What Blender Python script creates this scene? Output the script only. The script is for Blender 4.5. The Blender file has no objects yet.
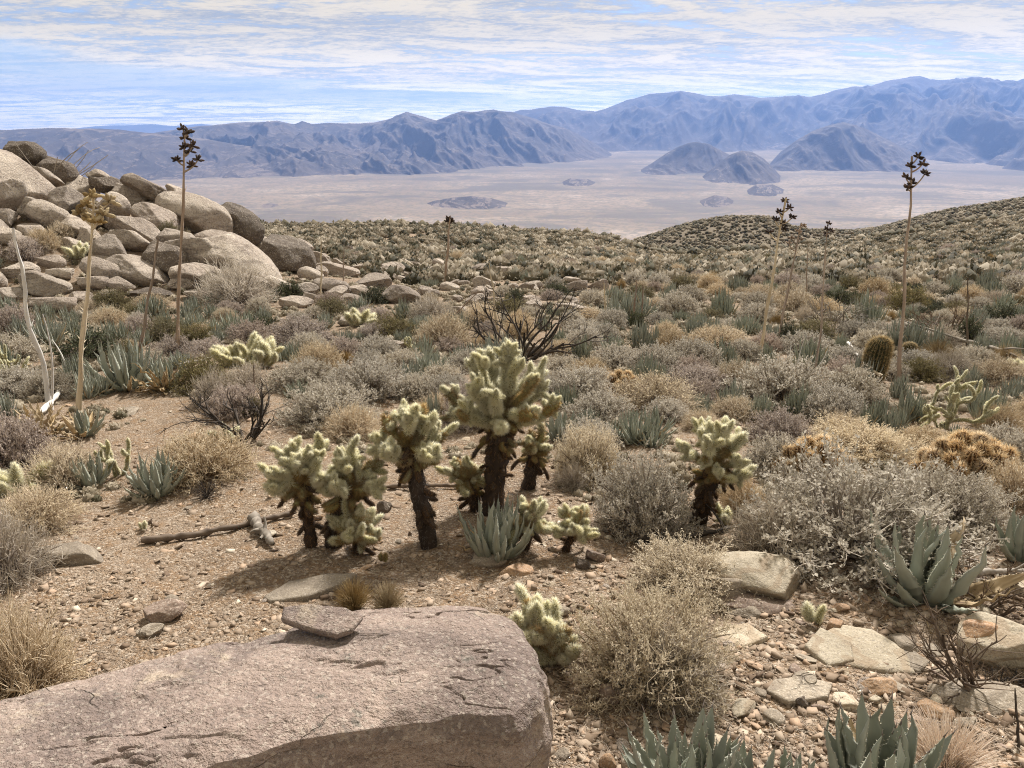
import bpy, math, random
import numpy as np
from mathutils import Vector, Matrix, Euler

sc = bpy.context.scene
COL = sc.collection
R = math.radians

# ------------------------------------------------------------------ camera
EYE = 1.65
PITCH = R(18.95)
FPX = 769.0
W, H = 1024, 768
cam_d = bpy.data.cameras.new('camera')
cam = bpy.data.objects.new('camera', cam_d)
COL.objects.link(cam)
cam.location = (0, 0, EYE)
cam.rotation_euler = (R(90) - PITCH, 0, 0)
cam_d.sensor_fit = 'HORIZONTAL'
cam_d.angle = 2 * math.atan(512 / FPX)
cam_d.clip_start = 0.05
cam_d.clip_end = 90000
sc.camera = cam

# ------------------------------------------------------------------ sun and sky
SUN_EL, SUN_AZ = R(46), R(24)            # azimuth measured from +Y (view direction) towards +X
sun_dir = Vector((math.sin(SUN_AZ) * math.cos(SUN_EL), math.cos(SUN_AZ) * math.cos(SUN_EL), math.sin(SUN_EL)))
sd = bpy.data.lights.new('sun', 'SUN')
sd.energy = 4.4
sd.angle = R(6.0)
sd.color = (1.0, 0.945, 0.87)
so = bpy.data.objects.new('sun', sd)
COL.objects.link(so)
so.rotation_euler = sun_dir.to_track_quat('Z', 'Y').to_euler()

world = bpy.data.worlds.new('World')
sc.world = world
world.use_nodes = True


class NT:
    """small helper to write node trees"""
    def __init__(self, tree):
        self.t = tree
        tree.nodes.clear()

    def n(self, typ, **kw):
        nd = self.t.nodes.new(typ)
        for k, v in kw.items():
            if k.startswith('i_'):
                nd.inputs[k[2:].replace('_', ' ')].default_value = v
            else:
                setattr(nd, k, v)
        return nd

    def set(self, sock, v):
        if isinstance(v, bpy.types.NodeSocket):
            self.t.links.new(v, sock)
        elif isinstance(v, (tuple, list)) and len(v) == 3 and sock.type == 'RGBA':
            sock.default_value = (*v, 1)
        else:
            sock.default_value = v

    def math(self, op, a, b=0.0, c=0.0, clamp=False):
        m = self.n('ShaderNodeMath', operation=op, use_clamp=clamp)
        self.set(m.inputs[0], a); self.set(m.inputs[1], b); self.set(m.inputs[2], c)
        return m.outputs[0]

    def vmath(self, op, a, b=(0, 0, 0)):
        m = self.n('ShaderNodeVectorMath', operation=op)
        self.set(m.inputs[0], a)
        if op == 'SCALE':
            self.set(m.inputs['Scale'], b)
        else:
            self.set(m.inputs[1], b)
        return m.outputs['Value'] if op in ('DOT_PRODUCT', 'LENGTH') else m.outputs[0]

    def noise(self, vec, scale, detail=4, rough=0.55, dist=0.0, out=0):
        m = self.n('ShaderNodeTexNoise')
        self.set(m.inputs['Vector'], vec)
        m.inputs['Scale'].default_value = scale
        m.inputs['Detail'].default_value = detail
        m.inputs['Roughness'].default_value = rough
        m.inputs['Distortion'].default_value = dist
        return m.outputs[out]

    def voronoi(self, vec, scale, feature='F1', out='Distance', rnd=1.0):
        m = self.n('ShaderNodeTexVoronoi', feature=feature)
        self.set(m.inputs['Vector'], vec)
        m.inputs['Scale'].default_value = scale
        m.inputs['Randomness'].default_value = rnd
        return m.outputs[out]

    def ramp(self, fac, stops, interp='LINEAR'):
        m = self.n('ShaderNodeValToRGB')
        self.set(m.inputs[0], fac)
        cr = m.color_ramp
        cr.interpolation = interp
        while len(cr.elements) < len(stops):
            cr.elements.new(0.5)
        for e, (p, c) in zip(cr.elements, stops):
            e.position = p
            e.color = (c, c, c, 1) if isinstance(c, (int, float)) else (*c, 1)
        return m.outputs[0]

    def maprange(self, v, a, b, c=0.0, d=1.0, smooth=True):
        m = self.n('ShaderNodeMapRange', interpolation_type='SMOOTHSTEP' if smooth else 'LINEAR')
        for i, x in enumerate((v, a, b, c, d)):
            self.set(m.inputs[i], x)
        return m.outputs[0]

    def mix(self, fac, a, b, blend='MIX'):
        m = self.n('ShaderNodeMix', data_type='RGBA', blend_type=blend)
        self.set(m.inputs[0], fac); self.set(m.inputs[6], a); self.set(m.inputs[7], b)
        return m.outputs[2]


def build_world():
    g = NT(world.node_tree)
    out = g.n('ShaderNodeOutputWorld')
    bg = g.n('ShaderNodeBackground')
    bg.inputs['Strength'].default_value = 0.082
    g.t.links.new(bg.outputs[0], out.inputs[0])
    sky = g.n('ShaderNodeTexSky', sky_type='NISHITA', sun_disc=False)
    sky.sun_elevation = SUN_EL
    sky.sun_rotation = SUN_AZ
    sky.altitude = 1200
    sky.air_density = 1.0
    sky.dust_density = 0.6
    sky.ozone_density = 1.2
    tc = g.n('ShaderNodeTexCoord')
    d = g.vmath('NORMALIZE', tc.outputs['Generated'])
    sp = g.n('ShaderNodeSeparateXYZ')
    g.set(sp.inputs[0], d)
    x, y, z = sp.outputs
    zz = g.math('ADD', g.math('MAXIMUM', z, -0.05), 0.085)
    cb = g.n('ShaderNodeCombineXYZ')
    # a high cloud sheet: the direction meets a plane overhead; streaks run a little aslant
    u = g.math('DIVIDE', x, zz)
    v = g.math('DIVIDE', y, zz)
    g.set(cb.inputs[0], g.math('MULTIPLY', g.math('ADD', u, g.math('MULTIPLY', v, 0.35)), 0.5))
    g.set(cb.inputs[1], g.math('SUBTRACT', v, g.math('MULTIPLY', u, 0.22)))
    p = cb.outputs[0]
    broad = g.noise(p, 0.50, 5, 0.55, 1.0)
    mid = g.noise(p, 1.7, 7, 0.58, 1.6)
    sx = g.n('ShaderNodeCombineXYZ')
    g.set(sx.inputs[0], g.math('ADD', g.math('MULTIPLY', u, 2.2), g.math('MULTIPLY', v, 1.1)))
    g.set(sx.inputs[1], g.math('SUBTRACT', g.math('MULTIPLY', v, 2.6), g.math('MULTIPLY', u, 0.6)))
    ripple = g.noise(sx.outputs[0], 3.2, 4, 0.6, 0.6)
    fine = g.noise(sx.outputs[0], 8.5, 3, 0.62, 0.4)
    # clear band low on the left
    ta = g.math('DIVIDE', x, g.math('MAXIMUM', y, 0.05))
    up = g.maprange(ta, 0.06, -0.6, 0.020, 0.068, smooth=False)
    tn = g.math('DIVIDE', z, up)
    wob = g.math('MULTIPLY', g.math('SUBTRACT', broad, 0.5), 1.1)
    tn = g.math('ADD', tn, wob)
    band = g.math('MULTIPLY', g.maprange(tn, 0.30, 0.62), g.maprange(tn, 1.12, 0.88))
    band = g.math('MULTIPLY', band, g.maprange(ta, 0.12, -0.03))
    front = g.maprange(y, -0.2, 0.2)
    band = g.math('MULTIPLY', band, front)
    c = g.math('ADD', g.math('MULTIPLY', broad, 0.55), g.math('MULTIPLY', mid, 0.55))
    c = g.math('ADD', c, g.math('MULTIPLY', g.math('SUBTRACT', ripple, 0.5), 0.22))
    c = g.math('ADD', c, g.math('MULTIPLY', g.math('SUBTRACT', fine, 0.5), 0.16))
    cov = g.maprange(c, 0.33, 0.53)
    cov = g.math('MULTIPLY', cov, g.math('SUBTRACT', 1.0, g.math('MULTIPLY', band, 0.68)))
    cov = g.math('ADD', g.math('MULTIPLY', cov, 0.90), 0.05)
    # a pale veil of far cloud just above the horizon
    veil = g.math('MULTIPLY', g.maprange(z, 0.046, 0.012, 0.0, 0.75), g.maprange(broad, 0.30, 0.56, 0.55, 1.0))
    cov = g.math('MAXIMUM', cov, veil)
    # cloud light: brighter towards the sun, ripples thin and thick
    dot = g.vmath('DOT_PRODUCT', d, tuple(sun_dir))
    glow = g.maprange(dot, 0.05, 0.98, 0.0, 1.0)
    thick = g.math('ADD', g.math('MULTIPLY', mid, 0.75), g.math('MULTIPLY', ripple, 0.35))
    thick = g.math('ADD', thick, g.math('MULTIPLY', g.math('SUBTRACT', fine, 0.5), 0.3))
    lit = g.maprange(thick, 0.40, 0.66)
    lit = g.math('ADD', g.math('MULTIPLY', lit, 0.8), g.math('MULTIPLY', glow, 0.30), clamp=True)
    col = g.mix(lit, (2.1, 2.35, 2.6), (7.0, 5.75, 3.55))
    low = g.maprange(z, 0.0, 0.11, 2.1, 1.0)
    low = g.math('MULTIPLY', low, g.maprange(z, 0.01, 0.05, 1.75, 1.0))
    lowc = g.n('ShaderNodeCombineColor')
    for i_ in range(3):
        g.set(lowc.inputs[i_], low)
    col = g.mix(1.0, col, lowc.outputs[0], 'MULTIPLY')
    # unseen sky above the view is brightened, fill added for shaded front faces
    skyc = g.mix(1.0, sky.outputs[0], (0.74, 0.75, 0.86), 'MULTIPLY')
    full = g.mix(cov, skyc, col)
    high = g.maprange(z, 0.14, 0.4, 1.0, 1.15)
    full = g.mix(1.0, full, high, 'MULTIPLY')
    g.set(bg.inputs['Color'], full)


build_world()

sc.view_settings.view_transform = 'Standard'
sc.view_settings.look = 'None'
sc.view_settings.exposure = 0.90
sc.view_settings.gamma = 1.0
sc.view_settings.use_curve_mapping = False
sc.cycles.max_bounces = 8
sc.cycles.diffuse_bounces = 6
sc.cycles.glossy_bounces = 1
sc.cycles.transmission_bounces = 6
sc.cycles.volume_bounces = 0
sc.cycles.transparent_max_bounces = 6
sc.cycles.use_denoising = True
sc.cycles.denoising_prefilter = 'NONE'
sc.cycles.denoising_input_passes = 'RGB_ALBEDO_NORMAL'
sc.cycles.pixel_filter_type = 'BLACKMAN_HARRIS'
sc.cycles.filter_width = 1.1
sc.cycles.sample_clamp_indirect = 4.0
sc.cycles.use_adaptive_sampling = True
sc.cycles.adaptive_threshold = 0.008
sc.cycles.caustics_reflective = False
sc.cycles.caustics_refractive = False

# ------------------------------------------------------------------ noise (numpy)
def _hash2(ix, iy, seed):
    n = (ix.astype(np.int64) * 374761393 + iy.astype(np.int64) * 668265263 + seed * 1274126177) & 0xffffffff
    n = ((n ^ (n >> 13)) * 1274126177) & 0xffffffff
    return (n ^ (n >> 16)) & 0xffffffff


def perlin2(x, y, seed=0):
    x = np.asarray(x, float); y = np.asarray(y, float)
    xi = np.floor(x); yi = np.floor(y)
    fx = x - xi; fy = y - yi
    xi = xi.astype(np.int64); yi = yi.astype(np.int64)
    ux = fx * fx * fx * (fx * (fx * 6 - 15) + 10)
    uy = fy * fy * fy * (fy * (fy * 6 - 15) + 10)

    def gr(ix, iy, dx, dy):
        a = _hash2(ix, iy, seed) * (2 * np.pi / 4294967296.0)
        return np.cos(a) * dx + np.sin(a) * dy
    a = gr(xi, yi, fx, fy); b = gr(xi + 1, yi, fx - 1, fy)
    c = gr(xi, yi + 1, fx, fy - 1); d = gr(xi + 1, yi + 1, fx - 1, fy - 1)
    return ((a + ux * (b - a)) * (1 - uy) + (c + ux * (d - c)) * uy) * 1.4


def fbm2(x, y, octs=4, seed=0, gain=0.5, lac=2.03):
    s = 0; a = 1.0; t = 0
    for i in range(octs):
        s = s + a * perlin2(x, y, seed + i * 17); t += a
        a *= gain; x = x * lac + 3.1; y = y * lac + 1.7
    return s / t


def ridged2(x, y, octs=5, seed=0, gain=0.5, lac=2.07):
    s = 0; a = 1.0; t = 0; w = 1.0
    for i in range(octs):
        n = 1 - np.abs(perlin2(x, y, seed + i * 31))
        n = n * n * w
        s = s + a * n; t += a
        w = np.clip(n * 1.6, 0, 1)
        a *= gain; x = x * lac + 5.3; y = y * lac + 2.9
    return s / t


def perlin3(P, seed=0):
    P = np.asarray(P, float)
    pi = np.floor(P); f = P - pi; pi = pi.astype(np.int64)
    u = f * f * f * (f * (f * 6 - 15) + 10)
    res = 0
    for dx in (0, 1):
        for dy in (0, 1):
            for dz in (0, 1):
                h = _hash2(pi[:, 0] + dx, pi[:, 1] + dy, seed + 0) + _hash2(pi[:, 2] + dz, pi[:, 0] + dx + 91, seed + 7) * 3 + _hash2(pi[:, 1] + dy, pi[:, 2] + dz, seed + 13)
                h = h & 0xffffffff
                h = ((h ^ (h >> 13)) * 1274126177) & 0xffffffff
                h = h ^ (h >> 16)
                gx = ((h & 1023) / 511.5 - 1); gy = (((h >> 10) & 1023) / 511.5 - 1); gz = (((h >> 20) & 1023) / 511.5 - 1)
                g = gx * (f[:, 0] - dx) + gy * (f[:, 1] - dy) + gz * (f[:, 2] - dz)
                wx = u[:, 0] if dx else 1 - u[:, 0]
                wy = u[:, 1] if dy else 1 - u[:, 1]
                wz = u[:, 2] if dz else 1 - u[:, 2]
                res = res + g * wx * wy * wz
    return res


def fbm3(P, octs=4, seed=0, gain=0.5):
    s = 0; a = 1.0; t = 0
    P = np.asarray(P, float)
    for i in range(octs):
        s = s + a * perlin3(P, seed + 19 * i); t += a
        a *= gain; P = P * 2.03 + 1.3
    return s / t


def sstep(x, a, b):
    t = np.clip((np.asarray(x, float) - a) / (b - a), 0, 1)
    return t * t * (3 - 2 * t)


def smax(a, b, k):
    h = np.clip(0.5 + 0.5 * (a - b) / k, 0, 1)
    return b + (a - b) * h + k * h * (1 - h)

# ------------------------------------------------------------------ photograph geometry
CP, SP = math.cos(PITCH), math.sin(PITCH)


def slope_at(py):
    """z/Y of the line of sight through image row py (the camera has no roll)"""
    v = (384 - np.asarray(py, float)) / FPX
    return (-SP + v * CP) / (CP + v * SP)


def prof(px, pts):
    pts = np.array(pts, float)
    return np.interp(px, pts[:, 0], pts[:, 1])


NEAR_SKY = [(-600, 222), (200, 225), (270, 226), (400, 225.5), (470, 228), (512, 230.5), (585, 235), (612, 241), (635, 251), (672, 257),
            (702, 258), (768, 252), (810, 246), (850, 242), (900, 238), (950, 230), (1000, 222), (1024, 217), (1100, 205), (1500, 190)]
MID_SKY = [(-400, 300), (560, 300), (620, 262), (634, 247), (672, 233), (700, 225), (727, 221), (768, 222), (790, 230), (808, 234), (850, 233), (880, 228),
           (930, 214.5), (975, 207), (1024, 200), (1150, 182), (1500, 170)]
PILE_SKY = [(-500, 150), (-200, 158), (0, 168), (40, 175), (80, 197), (120, 209), (160, 222), (200, 232), (240, 246), (280, 258), (320, 268),
            (360, 274), (400, 280), (440, 290), (520, 320)]
YC, YM, YP = 95.0, 290.0, 22.0


def zvalley(X, Y):
    return -600 + 130 * sstep(Y, 4000, 15000) + 3.0 * perlin2(X / 700, Y / 700, 5) + 14 * perlin2(X / 2600, Y / 2600, 6)


def base_plane(px, Y):
    sc_ = (-slope_at(prof(px, NEAR_SKY)) * YC - EYE) / YC
    S = 0.128 + (sc_ - 0.128) * sstep(Y, 8, 80)
    return -S * np.minimum(Y, YC)


def zg(X, Y, detail=True):
    X = np.asarray(X, float); Y = np.asarray(Y, float)
    px = 512 + FPX * 1.012 * X / np.maximum(Y, 1.0)
    px = np.clip(px, -600, 1700)
    Yn = np.maximum(Y, -12)
    z = base_plane(px, Yn)
    # boulder hill on the left
    top = EYE + slope_at(prof(px, PILE_SKY)) * YP
    dH = np.maximum(0, top - base_plane(px, np.full_like(px, YP)))
    z = z + dH * sstep(Y, 12.5, YP) * (1 - sstep(Y, 25, 60))
    # over the brow the slope falls away to the valley
    over = np.maximum(Y - YC, 0)
    z = z - 0.30 * over * sstep(over, 0, 40) - 0.10 * over
    zm = EYE + slope_at(prof(px, MID_SKY)) * YM
    mid = zm - 0.16 * np.sqrt((Y - YM) ** 2 + 400) + 3.2 - 0.0006 * np.maximum(Y - YM, 0) ** 2
    z = np.where(Y > YC, smax(z, mid, 3.0), z)
    zv = zvalley(X, Y)
    z = np.where(Y > 500, smax(z, zv, 20.0), z)
    if detail:
        near = 1 - sstep(Y, 60, 140)
        n = 0.10 * perlin2(X * 0.35, Y * 0.35, 1) * sstep(Y, 4, 9) + 0.035 * perlin2(X * 0.9, Y * 0.9, 2) + 0.02 * perlin2(X * 2.6, Y * 2.6, 3) + 0.008 * perlin2(X * 8, Y * 8, 4)
        z = z + n * near
        z = z + (0.5 * perlin2(X / 22, Y / 22, 8) * sstep(Y, 22, 60) + 1.6 * perlin2(X / 60, Y / 60, 9) * sstep(Y, 110, 180)) * (1 - sstep(Y, 1500, 2500))
    return z


_YS = np.concatenate([np.geomspace(0.5, 400, 420), np.geomspace(405, 30000, 120)])


def ray(px, py):
    """unit-forward direction (dx, dz per unit Y)"""
    v = (384 - py) / FPX
    dy = CP + v * SP
    return (px - 512) / FPX / dy, (-SP + v * CP) / dy


def ground_at(px, py):
    """the place on the ground that shows at a pixel"""
    q, m = ray(px, py)
    ys = _YS
    for _ in range(2):
        zr = EYE + m * ys
        g = zg(q * ys, ys)
        i = int(np.argmax(g >= zr))
        if i == 0:
            i = 1 if g[0] >= zr[0] else len(ys) - 1
        lo, hi = ys[i - 1], ys[i]
        if _ == 0:
            ys = np.linspace(lo, hi, 12)
    a = zr[i - 1] - g[i - 1]; b = g[i] - zr[i]
    t = a / (a + b) if a + b > 0 else 0
    Y = lo + t * (hi - lo)
    if px < 335 and Y > 60:      # over the brow of the boulder hill: stand it on the crest
        Y = 22.3
    X = q * Y
    return Vector((X, Y, float(zg(np.array([X]), np.array([Y]))[0])))


def depth_of(p):
    return p.y * CP - (p.z - EYE) * SP


def pxm(p):
    """metres per pixel at a place"""
    return depth_of(p) / FPX


def project(p):
    d = depth_of(p)
    u = p.y * SP + (p.z - EYE) * CP
    return 512 + FPX * p.x / d, 384 - FPX * u / d


def at_depth(px, py, Y):
    q, m = ray(px, py)
    return Vector((q * Y, Y, EYE + m * Y))

# ------------------------------------------------------------------ mesh helpers
def make_mesh(name, V, faces, tint=None, smooth=False, mats=(), mat_idx=None):
    """V (n,3); faces: list of int arrays (m,k) of one k each; tint: per-vertex 0..1"""
    me = bpy.data.meshes.new(name)
    V = np.asarray(V, np.float32)
    faces = [np.asarray(f, np.int32) for f in faces if len(f)]
    me.vertices.add(len(V))
    me.vertices.foreach_set('co', V.ravel())
    nl = sum(f.size for f in faces); nf = sum(len(f) for f in faces)
    me.loops.add(nl)
    me.polygons.add(nf)
    me.loops.foreach_set('vertex_index', np.concatenate([f.ravel() for f in faces]))
    tot = np.concatenate([np.full(len(f), f.shape[1], np.int32) for f in faces])
    start = np.concatenate([[0], np.cumsum(tot)[:-1]]).astype(np.int32)
    me.polygons.foreach_set('loop_start', start)
    me.polygons.foreach_set('loop_total', tot)
    if smooth:
        me.polygons.foreach_set('use_smooth', np.ones(nf, bool))
    if mat_idx is not None:
        me.polygons.foreach_set('material_index', np.asarray(mat_idx, np.int32))
    if tint is not None:
        a = me.attributes.new('tint', 'FLOAT', 'POINT')
        a.data.foreach_set('value', np.asarray(tint, np.float32))
    for m in mats:
        me.materials.append(m)
    me.update(calc_edges=True)
    me.validate()
    return me


class MB:
    """collects pieces for one mesh"""
    def __init__(self):
        self.V = []; self.F = {}; self.T = []; self.n = 0

    def add(self, V, F, tint=0.5, mi=0):
        V = np.asarray(V, float).reshape(-1, 3)
        F = np.asarray(F, np.int64)
        if len(V) == 0 or len(F) == 0:
            return self
        self.F.setdefault((F.shape[1], mi), []).append(F + self.n)
        self.V.append(V)
        self.T.append(np.broadcast_to(np.asarray(tint, float), (len(V),)))
        self.n += len(V)
        return self

    def arrays(self):
        return np.concatenate(self.V), {k: np.concatenate(v) for k, v in self.F.items()}, np.concatenate(self.T)

    def mesh(self, name, mats, smooth=False):
        V, F, T = self.arrays()
        fs = []; mi = []
        for (k, i), f in F.items():
            fs.append(f); mi.append(np.full(len(f), i))
        return make_mesh(name, V, fs, T, smooth, mats, np.concatenate(mi))


def grid_faces(nu, nv, wrap_u=False):
    """faces of a (nv rows, nu columns) grid of vertices"""
    uu = nu if wrap_u else nu - 1
    j, i = np.meshgrid(np.arange(nv - 1), np.arange(uu), indexing='ij')
    a = (j * nu + i).ravel(); b = (j * nu + (i + 1) % nu).ravel()
    c = ((j + 1) * nu + (i + 1) % nu).ravel(); d = ((j + 1) * nu + i).ravel()
    return np.stack([a, b, c, d], 1)


def link(name, me, parent=None, loc=None, rot=None, scale=None):
    o = bpy.data.objects.new(name, me)
    COL.objects.link(o)
    if parent is not None:
        o.parent = parent
    if loc is not None:
        o.location = loc
    if rot is not None:
        o.rotation_euler = rot
    if scale is not None:
        o.scale = scale if hasattr(scale, '__len__') else (scale,) * 3
    return o


def tag(o, label=None, cat=None, group=None, kind=None):
    if label: o['label'] = label
    if cat: o['category'] = cat
    if group: o['group'] = group
    if kind: o['kind'] = kind
    return o


def empty(name, loc, rz=0):
    o = bpy.data.objects.new(name, None)
    COL.objects.link(o)
    o.location = loc
    o.rotation_euler = (0, 0, rz)
    o.empty_display_size = 0.1
    return o

# ------------------------------------------------------------------ materials for land
def new_mat(name):
    m = bpy.data.materials.new(name)
    m.use_nodes = True
    g = NT(m.node_tree)
    out = g.n('ShaderNodeOutputMaterial')
    return m, g, out


def diffuse_out(g, out, col, bump_h=None, bump_d=0.01, bump_s=1.0, rough=0.9, spec=0.15):
    b = g.n('ShaderNodeBsdfPrincipled')
    g.set(b.inputs['Base Color'], col)
    g.set(b.inputs['Roughness'], rough)
    b.inputs['Specular IOR Level'].default_value = spec
    if bump_h is not None:
        bp = g.n('ShaderNodeBump')
        bp.inputs['Strength'].default_value = bump_s
        bp.inputs['Distance'].default_value = bump_d
        g.set(bp.inputs['Height'], bump_h)
        g.t.links.new(bp.outputs[0], b.inputs['Normal'])
    g.t.links.new(b.outputs[0], out.inputs['Surface'])
    return b


def mat_soil():
    m, g, out = new_mat('desert_soil')
    P = g.n('ShaderNodeNewGeometry').outputs['Position']
    a = g.noise(P, 0.9, 5, 0.6)
    b = g.noise(P, 9, 4, 0.65)
    c = g.noise(P, 70, 3, 0.7)
    cell = g.voronoi(P, 75, out='Color')
    cs = g.n('ShaderNodeSeparateColor'); g.set(cs.inputs[0], cell)
    cell2 = g.voronoi(P, 190, out='Color')
    cs2 = g.n('ShaderNodeSeparateColor'); g.set(cs2.inputs[0], cell2)
    col = g.mix(g.maprange(a, 0.35, 0.65), (0.185, 0.135, 0.094), (0.265, 0.202, 0.148))
    col = g.mix(g.maprange(b, 0.4, 0.68), col, (0.24, 0.155, 0.09))
    col = g.mix(g.math('MULTIPLY', g.maprange(cs.outputs[0], 0.55, 0.95), 0.7), col, (0.48, 0.41, 0.335))
    col = g.mix(g.math('MULTIPLY', g.maprange(cs2.outputs[0], 0.6, 0.95), 0.7), col, (0.13, 0.095, 0.07))
    col = g.mix(g.math('MULTIPLY', g.maprange(c, 0.5, 0.7), 0.35), col, (0.42, 0.32, 0.22))
    d1 = g.voronoi(P, 75); d2 = g.voronoi(P, 190)
    h = g.math('SUBTRACT', g.math('ADD', g.math('MULTIPLY', b, 0.9), g.math('MULTIPLY', c, 0.5)), g.math('ADD', g.math('MULTIPLY', d1, 0.55), g.math('MULTIPLY', d2, 0.3)))
    diffuse_out(g, out, col, h, 0.025, 0.85)
    return m


def mat_hill():
    m, g, out = new_mat('scrub_hillside')
    P = g.n('ShaderNodeNewGeometry').outputs['Position']
    a = g.noise(P, 0.05, 4, 0.6)
    b = g.noise(P, 0.6, 4, 0.65)
    col = g.mix(a, (0.12, 0.098, 0.07), (0.17, 0.138, 0.10))
    col = g.mix(g.maprange(b, 0.52, 0.66), col, (0.13, 0.105, 0.07))
    diffuse_out(g, out, col, b, 0.3, 0.6)
    return m


def mat_valley():
    m, g, out = new_mat('valley_floor')
    P = g.n('ShaderNodeNewGeometry').outputs['Position']
    mp = g.n('ShaderNodeMapping'); g.set(mp.inputs['Vector'], P)
    mp.inputs['Scale'].default_value = (0.001, 0.001, 0.0)
    q = mp.outputs[0]
    a = g.noise(q, 0.45, 6, 0.6, 0.6)
    mp2 = g.n('ShaderNodeMapping'); g.set(mp2.inputs['Vector'], P)
    mp2.inputs['Scale'].default_value = (0.0006, 0.0009, 0.0)
    mp2.inputs['Rotation'].default_value = (0, 0, 0.12)
    b = g.noise(mp2.outputs[0], 1.5, 7, 0.62, 1.2)
    f = g.noise(q, 14, 5, 0.7)
    dots = g.voronoi(q, 28)
    col = g.mix(g.maprange(a, 0.35, 0.65), (0.215, 0.16, 0.112), (0.32, 0.245, 0.175))
    col = g.mix(g.math('MULTIPLY', g.maprange(b, 0.47, 0.60), 0.85), col, (0.12, 0.10, 0.085))
    col = g.mix(g.math('MULTIPLY', g.maprange(b, 0.40, 0.34), 0.6), col, (0.42, 0.34, 0.275))
    col = g.mix(g.math('MULTIPLY', g.maprange(f, 0.44, 0.60), 0.75), col, (0.16, 0.14, 0.10))
    col = g.mix(g.math('MULTIPLY', g.maprange(dots, 0.42, 0.16), 0.75), col, (0.13, 0.12, 0.08))
    diffuse_out(g, out, col)
    return m


def mat_mountain():
    m, g, out = new_mat('mountain_rock')
    P = g.n('ShaderNodeNewGeometry').outputs['Position']
    mp = g.n('ShaderNodeMapping'); g.set(mp.inputs['Vector'], P)
    mp.inputs['Scale'].default_value = (0.001, 0.001, 0.001)
    q = mp.outputs[0]
    a = g.noise(q, 0.8, 5, 0.6)
    b = g.noise(q, 7, 6, 0.7)
    f = g.noise(q, 30, 4, 0.7)
    col = g.mix(g.maprange(a, 0.35, 0.65), (0.07, 0.056, 0.05), (0.12, 0.094, 0.08))
    col = g.mix(g.math('MULTIPLY', g.maprange(b, 0.54, 0.68), 0.6), col, (0.26, 0.205, 0.165))
    col = g.mix(g.math('MULTIPLY', g.maprange(f, 0.48, 0.62), 0.55), col, (0.10, 0.085, 0.06))
    # washed-out sediment where the ground lies flat
    nz = g.n('ShaderNodeSeparateXYZ'); g.set(nz.inputs[0], g.n('ShaderNodeNewGeometry').outputs['True Normal'])
    flat_ = g.math('ADD', nz.outputs[2], g.math('MULTIPLY', g.math('SUBTRACT', b, 0.5), 0.10))
    col = g.mix(g.maprange(flat_, 0.975, 0.999), col, (0.20, 0.158, 0.13))
    diffuse_out(g, out, col, g.math('ADD', b, g.math('MULTIPLY', f, 0.4)), 22, 0.5)
    return m


M_SOIL, M_HILL, M_VALLEY, M_MOUNT = mat_soil(), mat_hill(), mat_valley(), mat_mountain()

# ------------------------------------------------------------------ the ground: one sheet to the horizon
def build_ground():
    qs = np.concatenate([np.linspace(-1.0, -0.85, 8), np.linspace(-0.83, -0.31, 120), np.arange(-0.3, 0.3001, 0.0013), np.linspace(0.31, 0.83, 120), np.linspace(0.85, 1.0, 8)])
    ys = np.concatenate([np.linspace(-6, 0.9, 25), np.geomspace(1.0, 12, 400), np.geomspace(12.1, 130, 330), np.geomspace(132, 700, 90), np.geomspace(720, 37000, 170)])
    Q, Y = np.meshgrid(qs, ys)
    X = Q * (Y + 8)
    Z = zg(X.ravel(), Y.ravel())
    V = np.stack([X.ravel(), Y.ravel(), Z], 1)
    F = grid_faces(len(qs), len(ys))
    yy = np.repeat((ys[:-1] + ys[1:]) / 2, len(qs) - 1)
    mi = np.where(yy < 120, 0, np.where(yy < 1200, 1, 2))
    me = make_mesh('ground', V, [F], None, True, (M_SOIL, M_HILL, M_VALLEY), mi)
    tag(link('ground', me), 'stony tan desert ground running down to the valley floor', kind='structure')


build_ground()

# ------------------------------------------------------------------ mountains
def layer_height(X, Y, P, yc, yb, seed, spur=1500.0, amp=0.5, skew=0.0):
    """one range: crest seen along the image profile P at distance yc, foot at distance yb (a number or a px profile)"""
    px = 512 + FPX * 1.062 * X / Y
    crest = EYE + slope_at(prof(px, P)) * yc
    ybb = prof(px, yb) if isinstance(yb, list) else yb
    wx = 0.35 * spur * fbm2(X / spur, Y / spur, 3, seed + 3)
    wy = 0.35 * spur * fbm2(X / spur + 7, Y / spur + 3, 3, seed + 5)
    k1 = skew
    rn = ridged2((X + k1 * Y + wx) / spur, (Y + wy) / (spur * 3.6), 4, seed, gain=0.5)
    r2 = ridged2((X + 0.55 * k1 * Y + wx * 0.8) / (spur * 0.36), (Y + wy) / (spur * 1.9), 4, seed + 50, gain=0.55)
    r3 = ridged2((X - 0.3 * Y + wx * 0.5) / (spur * 0.15), (Y + wy) / (spur * 0.5), 4, seed + 90, gain=0.6)
    rn = 0.66 * rn + 0.28 * r2 + 0.06 * r3
    yw = Y + (rn - 0.45) * 0.55 * (yc - ybb)
    t = np.clip((yw - ybb) / (yc - ybb), 0, 1)
    tt = np.clip((Y - ybb) / (yc - ybb), 0, 1)
    foot = zvalley(X, np.minimum(Y, ybb)) - 12
    e = t ** 1.15
    k = sstep(tt, 0.75, 1.0)
    e = e * (1 - k) + k * np.minimum(1, tt + 0.0)
    det = amp * (rn - 0.42) * (4 * e * (1 - e)) * 0.62
    h = foot + (crest - foot) * np.clip(e + det, 0, 1.0)
    h = np.where(Y > yc, crest - (Y - yc) * 0.55, h)
    jag = (crest - foot) * 0.025 * fbm2(X / (spur * 0.18), Y / (spur * 0.18), 4, seed + 11) * sstep(e, 0.2, 0.8)
    return np.where(crest - foot > 0, h + jag, foot - 60)


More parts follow.
